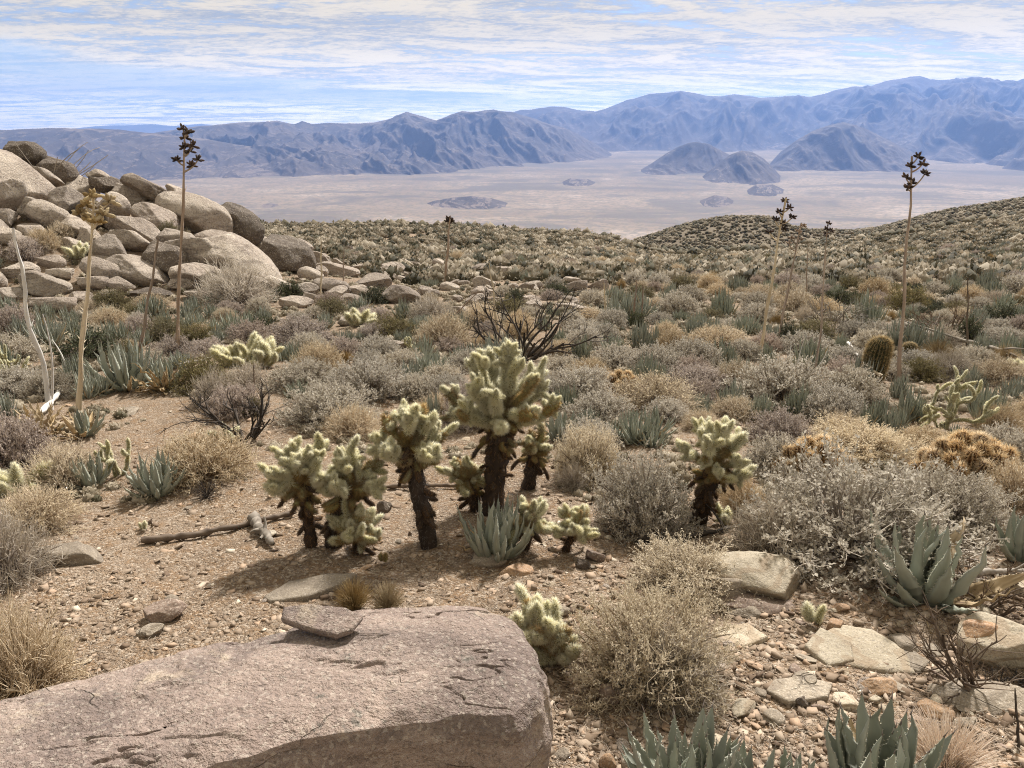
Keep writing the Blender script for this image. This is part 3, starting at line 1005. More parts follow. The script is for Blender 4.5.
# ------------------------------------------------------------------ the boulder pile on the left: (cx, cy, w, h, tilt, tone, shape)
PILE = [
    (22, 153, 42, 26, 20, 1), (56, 171, 40, 30, 38, 1), (24, 186, 92, 32, 42, 0), (4, 198, 30, 48, 30, 0), (42, 176, 38, 20, 30, 0), (66, 203, 30, 36, 48, 0),
    (80, 189, 40, 26, 35, 0), (107, 184, 34, 17, 25, 1), (124, 196, 34, 24, 32, 0), (113, 206, 32, 26, 25, 0), (86, 216, 34, 22, 20, 0), (74, 228, 44, 20, 32, 0), (6, 219, 24, 20, 0, 0), (6, 236, 34, 16, 10, 0),
    (148, 190, 48, 22, 30, 0), (167, 203, 40, 11, -18, 1), (194, 217, 72, 42, 24, 0), (237, 221, 60, 34, 32, 1), (128, 200, 32, 30, 40, 0), (160, 221, 52, 30, 36, 0), (136, 228, 52, 24, 38, 0), (131, 241, 44, 26, 30, 0),
    (162, 259, 50, 40, 40, 0), (143, 271, 64, 30, 20, 0), (198, 256, 62, 44, 26, 0), (235, 262, 96, 42, 28, 0), (284, 256, 62, 34, 26, 0), (264, 244, 40, 13, 22, 0), (314, 258, 18, 12, 0, 0), (200, 277, 56, 24, 18, 0), (149, 294, 46, 14, 10, 0), (205, 296, 44, 11, 4, 0), (298, 303, 36, 14, 8, 0),
    (51, 261, 28, 15, 15, 0), (46, 284, 46, 24, 16, 0), (111, 251, 36, 28, 30, 0), (106, 273, 48, 26, 18, 0), (107, 260, 34, 11, 8, 0), (62, 273, 28, 12, 0, 0), (12, 294, 34, 14, 12, 0), (57, 303, 46, 16, 10, 0), (82, 297, 24, 12, 0, 0), (95, 283, 30, 16, 12, 0),
    (338, 270, 44, 15, 4, 0), (331, 287, 36, 17, 10, 0), (371, 282, 40, 18, 4, 0), (351, 299, 26, 12, 16, 0), (401, 296, 38, 20, 16, 0), (408, 281, 30, 9, 22, 0), (406, 273, 26, 8, 20, 0), (461, 312, 32, 15, 6, 0), (351, 321, 28, 10, 4, 0), (396, 345, 24, 10, 4, 0),
    (396, 263, 16, 9, 20, 0), (431, 270, 15, 8, 10, 0), (443, 266, 22, 10, 20, 0), (383, 268, 16, 9, 0, 0), (420, 262, 14, 7, 0, 0), (455, 283, 14, 7, 0, 0), (572, 307, 30, 8, 4, 0), (592, 312, 22, 6, 0, 0), (532, 300, 18, 10, 20, 0), (536, 351, 20, 14, 30, 0),
    (30, 247, 34, 18, 20, 0), (48, 217, 40, 30, 30, 0), (92, 239, 34, 20, 22, 0), (20, 270, 34, 18, 10, 0), (120, 285, 30, 14, 10, 0), (176, 240, 44, 24, 30, 0), (216, 240, 40, 18, 10, 0), (250, 283, 44, 18, 14, 0), (276, 284, 30, 14, 10, 0), (311, 275, 26, 14, 8, 0),
    (98, 176, 22, 12, 20, 0), (176, 192, 26, 12, 30, 0), (34, 211, 34, 22, 40, 0), (300, 246, 26, 12, 25, 0), (112, 224, 26, 16, 30, 0), (150, 207, 24, 14, 20, 0), (76, 246, 30, 14, 20, 0), (230, 285, 24, 12, 8, 0), (30, 232, 30, 16, 12, 0), (180, 284, 30, 14, 12, 0),
    (362, 268, 18, 9, 6, 0), (386, 276, 16, 8, 12, 0), (425, 291, 18, 9, 6, 0), (480, 297, 16, 7, 4, 0), (-14, 176, 40, 40, 20, 0), (-20, 230, 50, 40, 20, 0), (-18, 280, 44, 26, 10, 0),
]
for p, x, y in (('dark boulder at the top of the pile', 22, 153), ('broad sloping boulder', 235, 262), ('big pale wedge boulder', 194, 217), ('dark boulder at the pile brow', 237, 221)):
    landmark(p, x, y)
rs = np.random.RandomState(4)
BOULDER_PLACES = []
_r = random.Random(6)
for _ in range(62):     # small blocks trailing off the foot of the pile
    x_ = 300 + 310 * _r.random() ** 1.3; w_ = _r.uniform(8, 24)
    PILE.append((x_, 258 + 46 * _r.random() ** 1.2 + 0.05 * (x_ - 330), w_, w_ * _r.uniform(0.4, 0.7), _r.uniform(-8, 22), 0))
DARK = {2 + 5, 10, 8, 17, 26, 15, 22, 30}
for n_, (cx, cy, w, h, tilt, tone) in enumerate(PILE):
    tone = 1 if n_ in DARK else tone
    kind = 'boulder' if rs.rand() < 0.42 else 'block'
    size = 'huge' if w > 58 else 'large' if w > 38 else 'mid sized' if w > 26 else 'small'
    shp = 'long' if w > 2.3 * h else 'rounded' if kind == 'boulder' else 'angular'
    tn = 'dark brown' if tone else 'pale granite'
    lab = near_label(f'{size} {shp} {tn} boulder', cx, cy)
    o, c, k = place_rock('boulder', kind, int(rs.randint(0, 9)), M_VARN if tone else M_GRAN, cx, cy, w * 1.08, h * 1.1, tilt + rs.uniform(-6, 6), rs.uniform(-25, 25), None, 0.3, lab, 'boulder', 'boulders heaped on the hillside', 22.5 if cx < 330 else None)
    BOULDER_PLACES.append((cx, cy, w, h))

# ------------------------------------------------------------------ stones on the bare ground, each its own, and the gravel
STONE_MATS = [M_SLAB, M_OCHRE, M_BROWN, M_QUARTZ, M_GRAN]
rs = np.random.RandomState(11)
n_st = 0
while n_st < 290:
    px, py = rs.uniform(-10, 1034), rs.uniform(0, 1) ** 0.8 * 395 + 375
    if px < 545 and py > 705 - 0.33 * max(px, 0) and py > 600:
        continue
    if py < 440 and not 60 < px < 300:
        continue
    if px < 640 and py > 440 and rs.rand() < 0.72:
        continue
    g = ground_at(px, min(py, 790))
    k = pxm(g)
    s = (0.010 + 0.022 * rs.rand() ** 2.2) * rs.uniform(0.8, 1.5)
    me = rock_mesh('stone', int(rs.randint(0, 10)), STONE_MATS[rs.choice(5, p=[0.40, 0.08, 0.22, 0.22, 0.08])])
    o = link('stone', me, None, (g.x, g.y, g.z + s * 0.15), (rs.uniform(-0.3, 0.3), rs.uniform(-0.3, 0.3), rs.uniform(0, 6.3)), (s * rs.uniform(0.9, 1.7), s * rs.uniform(0.8, 1.3), s * rs.uniform(0.22, 0.6)))
    tag(o, near_label('palm sized broken stone', px, py) if s / k > 7.5 else 'small broken stone lying loose on the gravel', 'stone', 'loose stones scattered over the gravel')
    n_st += 1


def mat_gravel():
    m, g, out = new_mat('gravel')
    at = g.n('ShaderNodeAttribute', attribute_name='tint').outputs['Fac']
    col = g.ramp(at, [(0.0, (0.10, 0.07, 0.052)), (0.25, (0.165, 0.118, 0.083)), (0.5, (0.245, 0.187, 0.138)), (0.75, (0.36, 0.29, 0.225)), (0.9, (0.38, 0.27, 0.19)), (1.0, (0.56, 0.49, 0.40))])
    P = g.n('ShaderNodeNewGeometry').outputs['Position']
    f = g.noise(P, 300, 2, 0.7)
    col = g.mix(g.math('MULTIPLY', g.maprange(f, 0.45, 0.7), 0.3), col, (0.12, 0.09, 0.07))
    diffuse_out(g, out, col)
    return m


def build_gravel():
    rs = np.random.RandomState(5)
    N = 90000
    px = rs.uniform(-180, 1204, N); py = 385 + 440 * rs.rand(N) ** 0.62
    m = slope_at(py)
    Y = EYE / (-m - 0.128)
    keep = (Y > 0.9) & (Y < 11)
    px, py, Y = px[keep], py[keep], Y[keep]
    v = (384 - py) / FPX
    X = (px - 512) / FPX / (CP + v * SP) * Y
    X = X + rs.normal(0, 0.02, len(X)); Y = Y + rs.normal(0, 0.02, len(X))
    # more stones to the right, finer grit to the left and in the hollows
    dens = 0.62 + 0.5 * fbm2(X * 1.3, Y * 1.3, 3, 61)
    keep = rs.rand(len(X)) < np.clip(dens + 0.25 * (X > 0.2), 0.15, 1)
    X, Y = X[keep], Y[keep]
    n = len(X)
    s = 0.0027 + 0.020 * rs.rand(n) ** 6.5
    s *= 0.70 + 0.25 * sstep(X, -0.2, 0.5)
    s *= np.clip(Y / 2.6, 0.8, 1.8) ** 0.6
    Z = zg(X, Y) + s * 0.15
    B = np.array([(x, y, z) for x in (-.8, .8) for y in (-.8, .8) for z in (-.8, .8)])
    F = np.array([(0, 1, 3, 2), (4, 6, 7, 5), (0, 4, 5, 1), (2, 3, 7, 6), (0, 2, 6, 4), (1, 5, 7, 3)])
    # angular shards: boxes knocked out of square, half of them split to a wedge
    wedge = np.where(B[:, 2] > 0, np.where(B[:, 0] > 0, 0.15, 0.9), 1.0)[None, :, None]
    jit = (1 + 1.1 * (rs.rand(n, len(B), 3) - 0.5)) * np.where(rs.rand(n, 1, 1) < 0.6, wedge, 1.0)
    sc3 = np.stack([rs.uniform(0.8, 1.7, n), rs.uniform(0.8, 1.3, n), rs.uniform(0.14, 0.55, n)], 1)
    V = B[None] * jit * sc3[:, None, :]
    a = rs.uniform(0, 6.28, n); t = rs.normal(0, 0.45, n)
    ca, sa, ct, st = np.cos(a), np.sin(a), np.cos(t), np.sin(t)
    x, y, z = V[..., 0], V[..., 1], V[..., 2]
    x, z = x * ct[:, None] - z * st[:, None], x * st[:, None] + z * ct[:, None]
    x, y = x * ca[:, None] - y * sa[:, None], x * sa[:, None] + y * ca[:, None]
    V = np.stack([x, y, z], 2) * s[:, None, None] + np.stack([X, Y, Z], 1)[:, None, :]
    FF = (F[None] + (np.arange(n) * len(B))[:, None, None]).reshape(-1, 4)
    tint = np.repeat(np.clip(rs.beta(2, 1.6, n) + 0.15 * (rs.rand(n) > 0.9), 0, 1), len(B))
    me = make_mesh('gravel', V.reshape(-1, 3), [FF], tint, False, (mat_gravel(),))
    tag(link('gravel', me), 'fine tan gravel covering the bare ground', 'gravel', kind='stuff')


build_gravel()

# ------------------------------------------------------------------ plant materials
def mat_plant(name, stops, transl=0.25, var=0.3, rough=0.8):
    """dead or living plant matter; tint runs through the plant's own colours"""
    m, g, out = new_mat(name)
    at = g.n('ShaderNodeAttribute', attribute_name='tint').outputs['Fac']
    col = g.ramp(at, stops)
    oi = g.n('ShaderNodeObjectInfo').outputs['Random']
    br = g.math('ADD', 1 - var / 2, g.math('MULTIPLY', oi, var))
    hs = g.n('ShaderNodeHueSaturation')
    g.set(hs.inputs['Color'], col)
    g.set(hs.inputs['Value'], br)
    r2 = g.math('FRACT', g.math('MULTIPLY', oi, 17.3))
    g.set(hs.inputs['Saturation'], g.math('ADD', 0.85, g.math('MULTIPLY', r2, 0.3)))
    d = g.n('ShaderNodeBsdfPrincipled')
    g.set(d.inputs['Base Color'], hs.outputs[0])
    d.inputs['Roughness'].default_value = rough
    d.inputs['Specular IOR Level'].default_value = 0.2
    if transl:
        t = g.n('ShaderNodeBsdfTranslucent')
        g.set(t.inputs['Color'], hs.outputs[0])
        mx = g.n('ShaderNodeMixShader')
        mx.inputs[0].default_value = transl
        g.t.links.new(d.outputs[0], mx.inputs[1]); g.t.links.new(t.outputs[0], mx.inputs[2])
        g.t.links.new(mx.outputs[0], out.inputs['Surface'])
    else:
        g.t.links.new(d.outputs[0], out.inputs['Surface'])
    return m


MP = {
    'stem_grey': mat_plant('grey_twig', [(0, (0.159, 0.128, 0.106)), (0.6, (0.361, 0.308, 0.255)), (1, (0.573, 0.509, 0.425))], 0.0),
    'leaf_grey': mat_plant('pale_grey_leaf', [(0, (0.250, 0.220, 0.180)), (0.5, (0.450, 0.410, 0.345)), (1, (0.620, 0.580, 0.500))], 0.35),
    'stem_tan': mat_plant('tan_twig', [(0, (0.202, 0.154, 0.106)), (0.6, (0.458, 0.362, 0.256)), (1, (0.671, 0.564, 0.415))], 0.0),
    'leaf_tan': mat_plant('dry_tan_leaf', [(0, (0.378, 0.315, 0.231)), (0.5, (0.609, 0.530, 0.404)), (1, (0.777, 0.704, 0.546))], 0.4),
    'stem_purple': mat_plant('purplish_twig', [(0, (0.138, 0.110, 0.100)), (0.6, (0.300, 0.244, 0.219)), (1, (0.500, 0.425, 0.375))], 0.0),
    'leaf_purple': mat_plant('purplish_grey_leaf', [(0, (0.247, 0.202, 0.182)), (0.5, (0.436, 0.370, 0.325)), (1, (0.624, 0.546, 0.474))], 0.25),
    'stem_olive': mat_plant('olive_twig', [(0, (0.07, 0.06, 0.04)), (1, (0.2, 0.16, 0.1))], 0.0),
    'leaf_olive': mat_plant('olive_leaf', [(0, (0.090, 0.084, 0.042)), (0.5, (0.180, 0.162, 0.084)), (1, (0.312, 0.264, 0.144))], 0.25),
    'leaf_green': mat_plant('dark_green_leaf', [(0, (0.035, 0.042, 0.024)), (0.6, (0.075, 0.085, 0.048)), (1, (0.13, 0.135, 0.08))], 0.2),
    'bark_dark': mat_plant('charred_bark', [(0, (0.022, 0.019, 0.017)), (1, (0.085, 0.07, 0.06))], 0.0),
    'bark_grey': mat_plant('weathered_wood', [(0, (0.16, 0.135, 0.11)), (1, (0.36, 0.32, 0.275))], 0.0),
    'bark_brown': mat_plant('dead_brown_wood', [(0, (0.075, 0.052, 0.038)), (1, (0.20, 0.15, 0.11))], 0.0),
    'bark_white': mat_plant('bleached_wood', [(0, (0.42, 0.40, 0.38)), (1, (0.66, 0.635, 0.60))], 0.0, 0.1),
    'bark_cream': mat_plant('cream_stalk', [(0, (0.36, 0.28, 0.18)), (1, (0.62, 0.53, 0.39))], 0.0, 0.15),
    'bark_stalk': mat_plant('brown_stalk', [(0, (0.17, 0.12, 0.09)), (1, (0.38, 0.30, 0.24))], 0.0, 0.25),
    'pod': mat_plant('dark_seed_pod', [(0, (0.02, 0.014, 0.012)), (1, (0.075, 0.05, 0.04))], 0.0),
    'pod_tan': mat_plant('tan_seed_husk', [(0, (0.22, 0.15, 0.07)), (1, (0.50, 0.40, 0.24))], 0.25),
    'grass': mat_plant('dry_grass', [(0, (0.24, 0.17, 0.09)), (0.5, (0.44, 0.335, 0.19)), (1, (0.62, 0.51, 0.33))], 0.35),
    'grass_pink': mat_plant('pinkish_spine_mass', [(0, (0.76, 0.64, 0.54)), (0.5, (0.86, 0.76, 0.66)), (1, (0.92, 0.85, 0.77))], 0.5),
    'agave': mat_plant('agave_leaf', [(0, (0.131, 0.128, 0.095)), (0.35, (0.203, 0.218, 0.176)), (0.75, (0.302, 0.320, 0.266)), (1, (0.486, 0.468, 0.378))], 0.05, 0.25, 0.65),
    'agave_dry': mat_plant('dried_agave_leaf', [(0, (0.20, 0.14, 0.08)), (0.5, (0.43, 0.33, 0.205)), (1, (0.60, 0.49, 0.34))], 0.15),
    'agave_tip': mat_plant('agave_spine', [(0, (0.05, 0.04, 0.035)), (1, (0.16, 0.13, 0.11))], 0.0),
    'cholla_flesh': mat_plant('cholla_flesh', [(0, (0.17, 0.16, 0.075)), (1, (0.30, 0.28, 0.15))], 0.0, 0.1),
    'cholla_spine': mat_plant('straw_spines', [(0, (0.78, 0.71, 0.48)), (0.5, (0.90, 0.87, 0.68)), (1, (0.94, 0.93, 0.82))], 0.65, 0.05),
    'cholla_old': mat_plant('old_tan_spines', [(0, (0.30, 0.20, 0.09)), (1, (0.62, 0.48, 0.26))], 0.5, 0.3),
    'cholla_dead': mat_plant('dead_brown_spines', [(0, (0.06, 0.036, 0.022)), (0.6, (0.19, 0.115, 0.062)), (1, (0.38, 0.25, 0.14))], 0.4, 0.4),
    'cholla_bark': mat_plant('dark_cholla_bark', [(0, (0.022, 0.016, 0.013)), (1, (0.08, 0.058, 0.045))], 0.0, 0.2),
    'cholla_grey': mat_plant('grey_thatch', [(0, (0.07, 0.06, 0.055)), (1, (0.24, 0.21, 0.19))], 0.1, 0.2),
    'barrel_flesh': mat_plant('barrel_flesh', [(0, (0.03, 0.032, 0.015)), (1, (0.065, 0.062, 0.03))], 0.0, 0.1),
    'barrel_spine': mat_plant('barrel_spines', [(0, (0.30, 0.20, 0.11)), (0.5, (0.55, 0.44, 0.27)), (1, (0.76, 0.68, 0.47))], 0.55, 0.1),
    'hedge_spine': mat_plant('golden_spines', [(0, (0.60, 0.43, 0.25)), (0.5, (0.82, 0.65, 0.42)), (1, (0.92, 0.82, 0.62))], 0.45, 0.15),
}


# ------------------------------------------------------------------ plant geometry
def norm(v):
    return v / np.maximum(np.linalg.norm(v, axis=-1, keepdims=True), 1e-9)


def tubes(P, rad, ns=3, cap=False):
    """P (n,m,3) polylines, rad (n,m): one tapered tube each. Returns verts, faces, verts per tube"""
    P = np.asarray(P, float)
    n, m, _ = P.shape
    rad = np.broadcast_to(np.asarray(rad, float), (n, m))
    T = np.empty_like(P)
    T[:, 1:-1] = P[:, 2:] - P[:, :-2]
    T[:, 0] = P[:, 1] - P[:, 0]; T[:, -1] = P[:, -1] - P[:, -2]
    T = norm(T)
    D = norm(P[:, -1] - P[:, 0])
    ref = np.where(np.abs(D[:, 2:3]) < 0.85, np.array([[0, 0, 1.0]]), np.array([[1.0, 0.2, 0]]))
    A = norm(np.cross(T, ref[:, None, :])); B = np.cross(T, A)
    ang = np.arange(ns) * 2 * np.pi / ns
    V = P[:, :, None, :] + (np.cos(ang)[None, None, :, None] * A[:, :, None, :] + np.sin(ang)[None, None, :, None] * B[:, :, None, :]) * rad[:, :, None, None]
    f = grid_faces(ns, m, True)
    F = (f[None] + (np.arange(n) * m * ns)[:, None, None]).reshape(-1, 4)
    return V.reshape(-1, 3), F, m * ns


def spikes(P0, P1, w, rs):
    """thin needles: three-sided, pointed"""
    n = len(P0)
    D = P1 - P0
    S = norm(np.cross(D, rs.normal(size=(n, 3))))
    B = norm(np.cross(D, S))
    w = np.broadcast_to(np.asarray(w, float), (n,))[:, None]
    V = np.stack([P0 + S * w, P0 - 0.5 * S * w + 0.87 * B * w, P0 - 0.5 * S * w - 0.87 * B * w, P1], 1)
    f = np.array([[0, 1, 3], [1, 2, 3], [2, 0, 3]])
    return V.reshape(-1, 3), (f[None] + (np.arange(n) * 4)[:, None, None]).reshape(-1, 3)


def leaves(P, D, L, Wd, rs):
    """small folded leaves"""
    n = len(P)
    D = norm(D)
    S = norm(np.cross(D, rs.normal(size=(n, 3))))
    N = np.cross(S, D)
    L = np.broadcast_to(L, (n,))[:, None]; Wd = np.broadcast_to(Wd, (n,))[:, None]
    V = np.stack([P, P + D * L * 0.5 + S * Wd + N * Wd * 0.3, P + D * L, P + D * L * 0.5 - S * Wd + N * Wd * 0.3], 1)
    f = np.array([[0, 1, 2], [0, 2, 3]])
    return V.reshape(-1, 3), (f[None] + (np.arange(n) * 4)[:, None, None]).reshape(-1, 3)


def bezier(a, b, c, m):
    t = np.linspace(0, 1, m)[None, :, None]
    return a[:, None] * (1 - t) ** 2 + 2 * b[:, None] * t * (1 - t) + c[:, None] * t * t


def dome_dirs(n, rs, lo=-0.05):
    z = lo + (1 - lo) * (np.arange(n) + rs.rand(n)) / n
    a = np.arange(n) * 2.39996 + rs.normal(0, 0.35, n)
    r = np.sqrt(np.maximum(0, 1 - z * z))
    return np.stack([r * np.cos(a), r * np.sin(a), z], 1)


def shrub_parts(seed, tips=200, twigs=10, tw_len=0.2, r0=0.016, r1=0.005, tw_r=0.004, leaf_n=10, leaf_l=0.05, leaf_w=0.012, flat=0.8, spread=0.16, lump=0.22, straight=0.5, gap=0.0):
    """a shrub of unit radius: (branch builder, foliage builder)"""
    rs = np.random.RandomState(seed)
    d = dome_dirs(tips, rs)
    rad = 0.86 + lump * 1.6 * perlin3(d * 2.2 + seed, seed) + rs.normal(0, 0.06, tips)
    if gap:
        keep = perlin3(d * 2.6 + seed + 9, seed + 4) > -0.35 + gap
        d, rad = d[keep], rad[keep]; tips = len(d)
    tip = d * rad[:, None] * np.array([1, 1, flat])
    tip[:, 2] = np.maximum(tip[:, 2], 0.02)
    base = np.concatenate([rs.normal(0, spread * 0.5, (tips, 2)), np.full((tips, 1), -0.06)], 1)
    mid = base * (1 - straight) + tip * straight
    mid[:, 2] = base[:, 2] * 0.45 + tip[:, 2] * 0.62 + 0.05
    mid += rs.normal(0, 0.06, (tips, 3))
    P = bezier(base, mid, tip, 5)
    br, fo = MB(), MB()
    V, F, k = tubes(P, np.linspace(r0, r1, 5)[None, :] * rs.uniform(0.7, 1.4, (tips, 1)), 3)
    br.add(V, F, np.repeat(rs.uniform(0.0, 0.6, tips), k))
    # side twigs
    n = tips * twigs
    ti = np.repeat(np.arange(tips), twigs)
    t = rs.uniform(0.45, 1.0, n)[:, None]
    S = base[ti] * (1 - t) ** 2 + 2 * mid[ti] * t * (1 - t) + tip[ti] * t * t
    D = norm(d[ti] * 0.8 + rs.normal(0, 0.62, (n, 3)) + np.array([0, 0, 0.35]))
    L = tw_len * rs.uniform(0.4, 1.2, n)
    E = S + D * L[:, None]
    E[:, 2] = np.maximum(E[:, 2], 0.0)
    M = (S + E) / 2 + rs.normal(0, 0.12, (n, 3)) * L[:, None]
    V, F, k = tubes(np.stack([S, M, E], 1), np.array([tw_r, tw_r * 0.8, tw_r * 0.45])[None], 3)
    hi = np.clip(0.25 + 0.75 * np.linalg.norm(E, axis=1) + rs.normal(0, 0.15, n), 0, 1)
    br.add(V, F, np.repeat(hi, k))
    if leaf_n:
        m = n * leaf_n
        j = np.repeat(np.arange(n), leaf_n)
        u = rs.uniform(0.25, 1.05, m)[:, None]
        Pl = S[j] * (1 - u) + E[j] * u + rs.normal(0, 0.008, (m, 3))
        Dl = norm(D[j] * 0.5 + rs.normal(0, 0.7, (m, 3)) + np.array([0, 0, 0.25]))
        V, F = leaves(Pl, Dl, leaf_l * rs.uniform(0.6, 1.3, m), leaf_w * rs.uniform(0.7, 1.3, m), rs)
        fo.add(V, F, np.repeat(np.clip(rs.normal(0.55, 0.24, m), 0, 1), 4))
    return br, fo


SHRUB_KINDS = {
    # branch material, foliage material, shape
    'grey': ('stem_grey', 'leaf_grey', dict(tips=190, twigs=8, leaf_n=7, leaf_l=0.046, leaf_w=0.013, tw_len=0.18, lump=0.15, flat=0.72)),
    'greyleafy': ('stem_grey', 'leaf_grey', dict(tips=220, twigs=9, leaf_n=9, leaf_l=0.036, leaf_w=0.0115, tw_len=0.2, lump=0.32, r0=0.013, gap=0.08, spread=0.22)),
    'tan': ('stem_tan', 'leaf_tan', dict(tips=230, twigs=11, leaf_n=1, leaf_l=0.05, leaf_w=0.008, tw_len=0.2, tw_r=0.0045, lump=0.10, flat=0.75)),
    'tanleafy': ('stem_tan', 'leaf_tan', dict(tips=230, twigs=10, leaf_n=8, leaf_l=0.036, leaf_w=0.008, tw_len=0.24, lump=0.35, gap=0.06, spread=0.3, straight=0.6)),
    'purple': ('stem_purple', 'leaf_purple', dict(tips=190, twigs=8, leaf_n=6, leaf_l=0.045, leaf_w=0.012, tw_len=0.18, lump=0.15, flat=0.74)),
    'bare': ('stem_grey', 'leaf_grey', dict(tips=170, twigs=14, leaf_n=0, tw_len=0.3, tw_r=0.0042, lump=0.35, r0=0.014)),
    'baretan': ('stem_tan', 'leaf_tan', dict(tips=190, twigs=14, leaf_n=0, tw_len=0.26, tw_r=0.0045, lump=0.3)),
    'olive': ('stem_olive', 'leaf_olive', dict(tips=140, twigs=8, leaf_n=5, leaf_l=0.06, leaf_w=0.013, tw_len=0.22, flat=0.85)),
    'green': ('bark_dark', 'leaf_green', dict(tips=120, twigs=7, leaf_n=6, leaf_l=0.07, leaf_w=0.018, tw_len=0.24, flat=0.95, lump=0.4, gap=0.1)),
    'dark': ('bark_dark', 'leaf_purple', dict(tips=46, twigs=9, leaf_n=0, tw_len=0.34, tw_r=0.006, r0=0.022, lump=0.5, flat=1.0, spread=0.1)),
}
_sh = {}


def shrub_mesh(kind, i):
    key = (kind, i)
    if key not in _sh:
        bm, fm, kw = SHRUB_KINDS[kind]
        br, fo = shrub_parts(1000 + 37 * i + sum(map(ord, kind)), **kw)
        b = br.mesh('branches', (MP[bm],))
        f = fo.mesh('foliage', (MP[fm],)) if fo.n else None
        # one mesh of both, for shrubs too small in the picture to show their parts
        both = MB()
        V, FF, T = br.arrays()
        for (k, _), ff in FF.items():
            both.add(V, ff, T, 0)
        if fo.n:
            V, FF, T = fo.arrays()
            for (k, _), ff in FF.items():
                both.add(V, ff, T, 1)
        _sh[key] = (b, f, both.mesh('shrub', (MP[bm], MP[fm])))
    return _sh[key]


LOOK = {'grey': 'grey', 'greyleafy': 'pale leafed grey', 'tan': 'dense tan', 'tanleafy': 'straggly tan', 'purple': 'dull purplish grey', 'bare': 'bare grey twiggy', 'baretan': 'bare tan twiggy', 'olive': 'olive brown', 'green': 'dark green', 'dark': 'leafless dark'}
NAME = {'grey': 'grey_shrub', 'greyleafy': 'grey_shrub', 'tan': 'tan_shrub', 'tanleafy': 'tan_shrub', 'purple': 'purplish_shrub', 'bare': 'bare_shrub', 'baretan': 'bare_shrub', 'olive': 'olive_shrub', 'green': 'green_bush', 'dark': 'dead_shrub'}
TAKEN = []      # (px, py, half width, half height) of what stands where


def shrub(kind, cx, by, w, h, i, label=None, parts=True, group=None, desc=None):
    """a shrub whose foot shows at (cx, by), w by h pixels"""
    b, f, both = shrub_mesh(kind, i)
    g = ground_at(cx, by - 0.12 * h)
    k = pxm(g)
    rx = w * k / 2 * 1.13
    rz = h * k / max(0.5, SHRUB_KINDS[kind][2].get('flat', 0.8)) * 0.84
    rot = random.random() * 6.28
    if parts:
        o = empty(NAME[kind], g, 0)
        c = link('branches', b, o, None, (0, 0, rot), (rx, rx, rz))
        if f is not None:
            link('foliage', f, o, None, (0, 0, rot), (rx, rx, rz))
    else:
        o = link(NAME[kind], both, None, g, (0, 0, rot), (rx, rx, rz))
    if label is None:
        size = 'broad' if w > 75 else 'mid sized' if w > 42 else 'small'
        label = near_label(f'{size} {desc or LOOK[kind]} {"bush" if kind == "green" else "shrub"}', cx, by - h / 2)
    else:
        USED.add(label)
    tag(o, label, 'shrub', group)
    TAKEN.append((cx, by - h * 0.4, w / 2, h / 2))
    return o


random.seed(8)

# ------------------------------------------------------------------ agaves
def agave_leaf(seed, length=1.0, width=0.2, bulge=0.05, nt=12, teeth=True, twist=0.0, curl=0.0, dry=False):
    """one thick, channelled leaf standing along +Z; its upper face looks to -X"""
    rs = np.random.RandomState(seed)
    t = np.linspace(0, 1, nt)
    w = width * 0.5 * np.interp(t, [0, 0.06, 0.2, 0.45, 0.7, 0.88, 0.97, 1.0], [0.85, 0.78, 0.82, 1.0, 0.74, 0.34, 0.09, 0.02])
    cx = bulge * np.sin(np.pi * t) + curl * t ** 3
    u = np.linspace(-1, 1, 7)
    th = 0.045 * np.interp(t, [0, 0.3, 0.8, 1], [1.6, 1.1, 0.5, 0.1]) * (0.35 if dry else 1)
    rows = []
    wav = 0.012 * rs.normal(size=nt) * (2.2 if dry else 1)
    for k in range(nt):
        dep = w[k] * 0.42
        up = np.stack([cx[k] + dep * (1 - u ** 2) + wav[k], u * w[k] + 0.5 * wav[k], np.full(7, t[k])], 1)
        lo = np.stack([cx[k] + dep * (1 - u[::-1] ** 2) + th[k] * (1 - 0.85 * u[::-1] ** 2) + wav[k], u[::-1] * w[k] * 0.98 + 0.5 * wav[k], np.full(7, t[k])], 1)
        a = twist * t[k]
        ring = np.concatenate([up, lo[1:-1]])
        ca, sa = math.cos(a), math.sin(a)
        ring = np.stack([ring[:, 0] * ca - ring[:, 1] * sa, ring[:, 0] * sa + ring[:, 1] * ca, ring[:, 2]], 1)
        rows.append(ring)
    V = np.array(rows)
    m = V.shape[1]
    edge = np.zeros(m); edge[[0, 6]] = 1
    tint = 0.42 + 0.25 * t[:, None] * (1 - edge[None]) + 0.0 * V[:, :, 0]
    tint = tint + 0.12 * np.abs(u[np.r_[0:7, 5:0:-1]])[None, :] + rs.normal(0, 0.03, V.shape[:2])
    tint = np.where(edge[None] > 0, 0.86, tint)
    if dry:
        tint = np.clip(rs.normal(0.5, 0.2, V.shape[:2]) + 0.3 * (t[:, None] - 0.5), 0, 1)
    b = MB()
    b.add(V.reshape(-1, 3), grid_faces(m, nt, True), tint.ravel(), 0)
    if not dry:
        tipv = V[-1].mean(0)
        Vs, Fs = spikes(tipv[None] - [[0, 0, 0.02]], tipv[None] + [[0, 0, 0.075]], 0.010, rs)
        b.add(Vs, Fs, 0.6, 1)
    if teeth:
        tt = np.linspace(0.1, 0.9, 15)
        for sgn in (0, 6):
            E = np.stack([np.interp(tt, t, V[:, sgn, c]) for c in range(3)], 1)
            O = np.stack([np.zeros(15), np.full(15, -1.0 if sgn == 0 else 1.0), rs.uniform(-0.7, 0.3, 15)], 1)
            Vs, Fs = spikes(E, E + O * 0.020, 0.006, rs)
            b.add(Vs, Fs, 1.0, 0)
    V, _, _ = b.arrays()
    return b


_al = {}


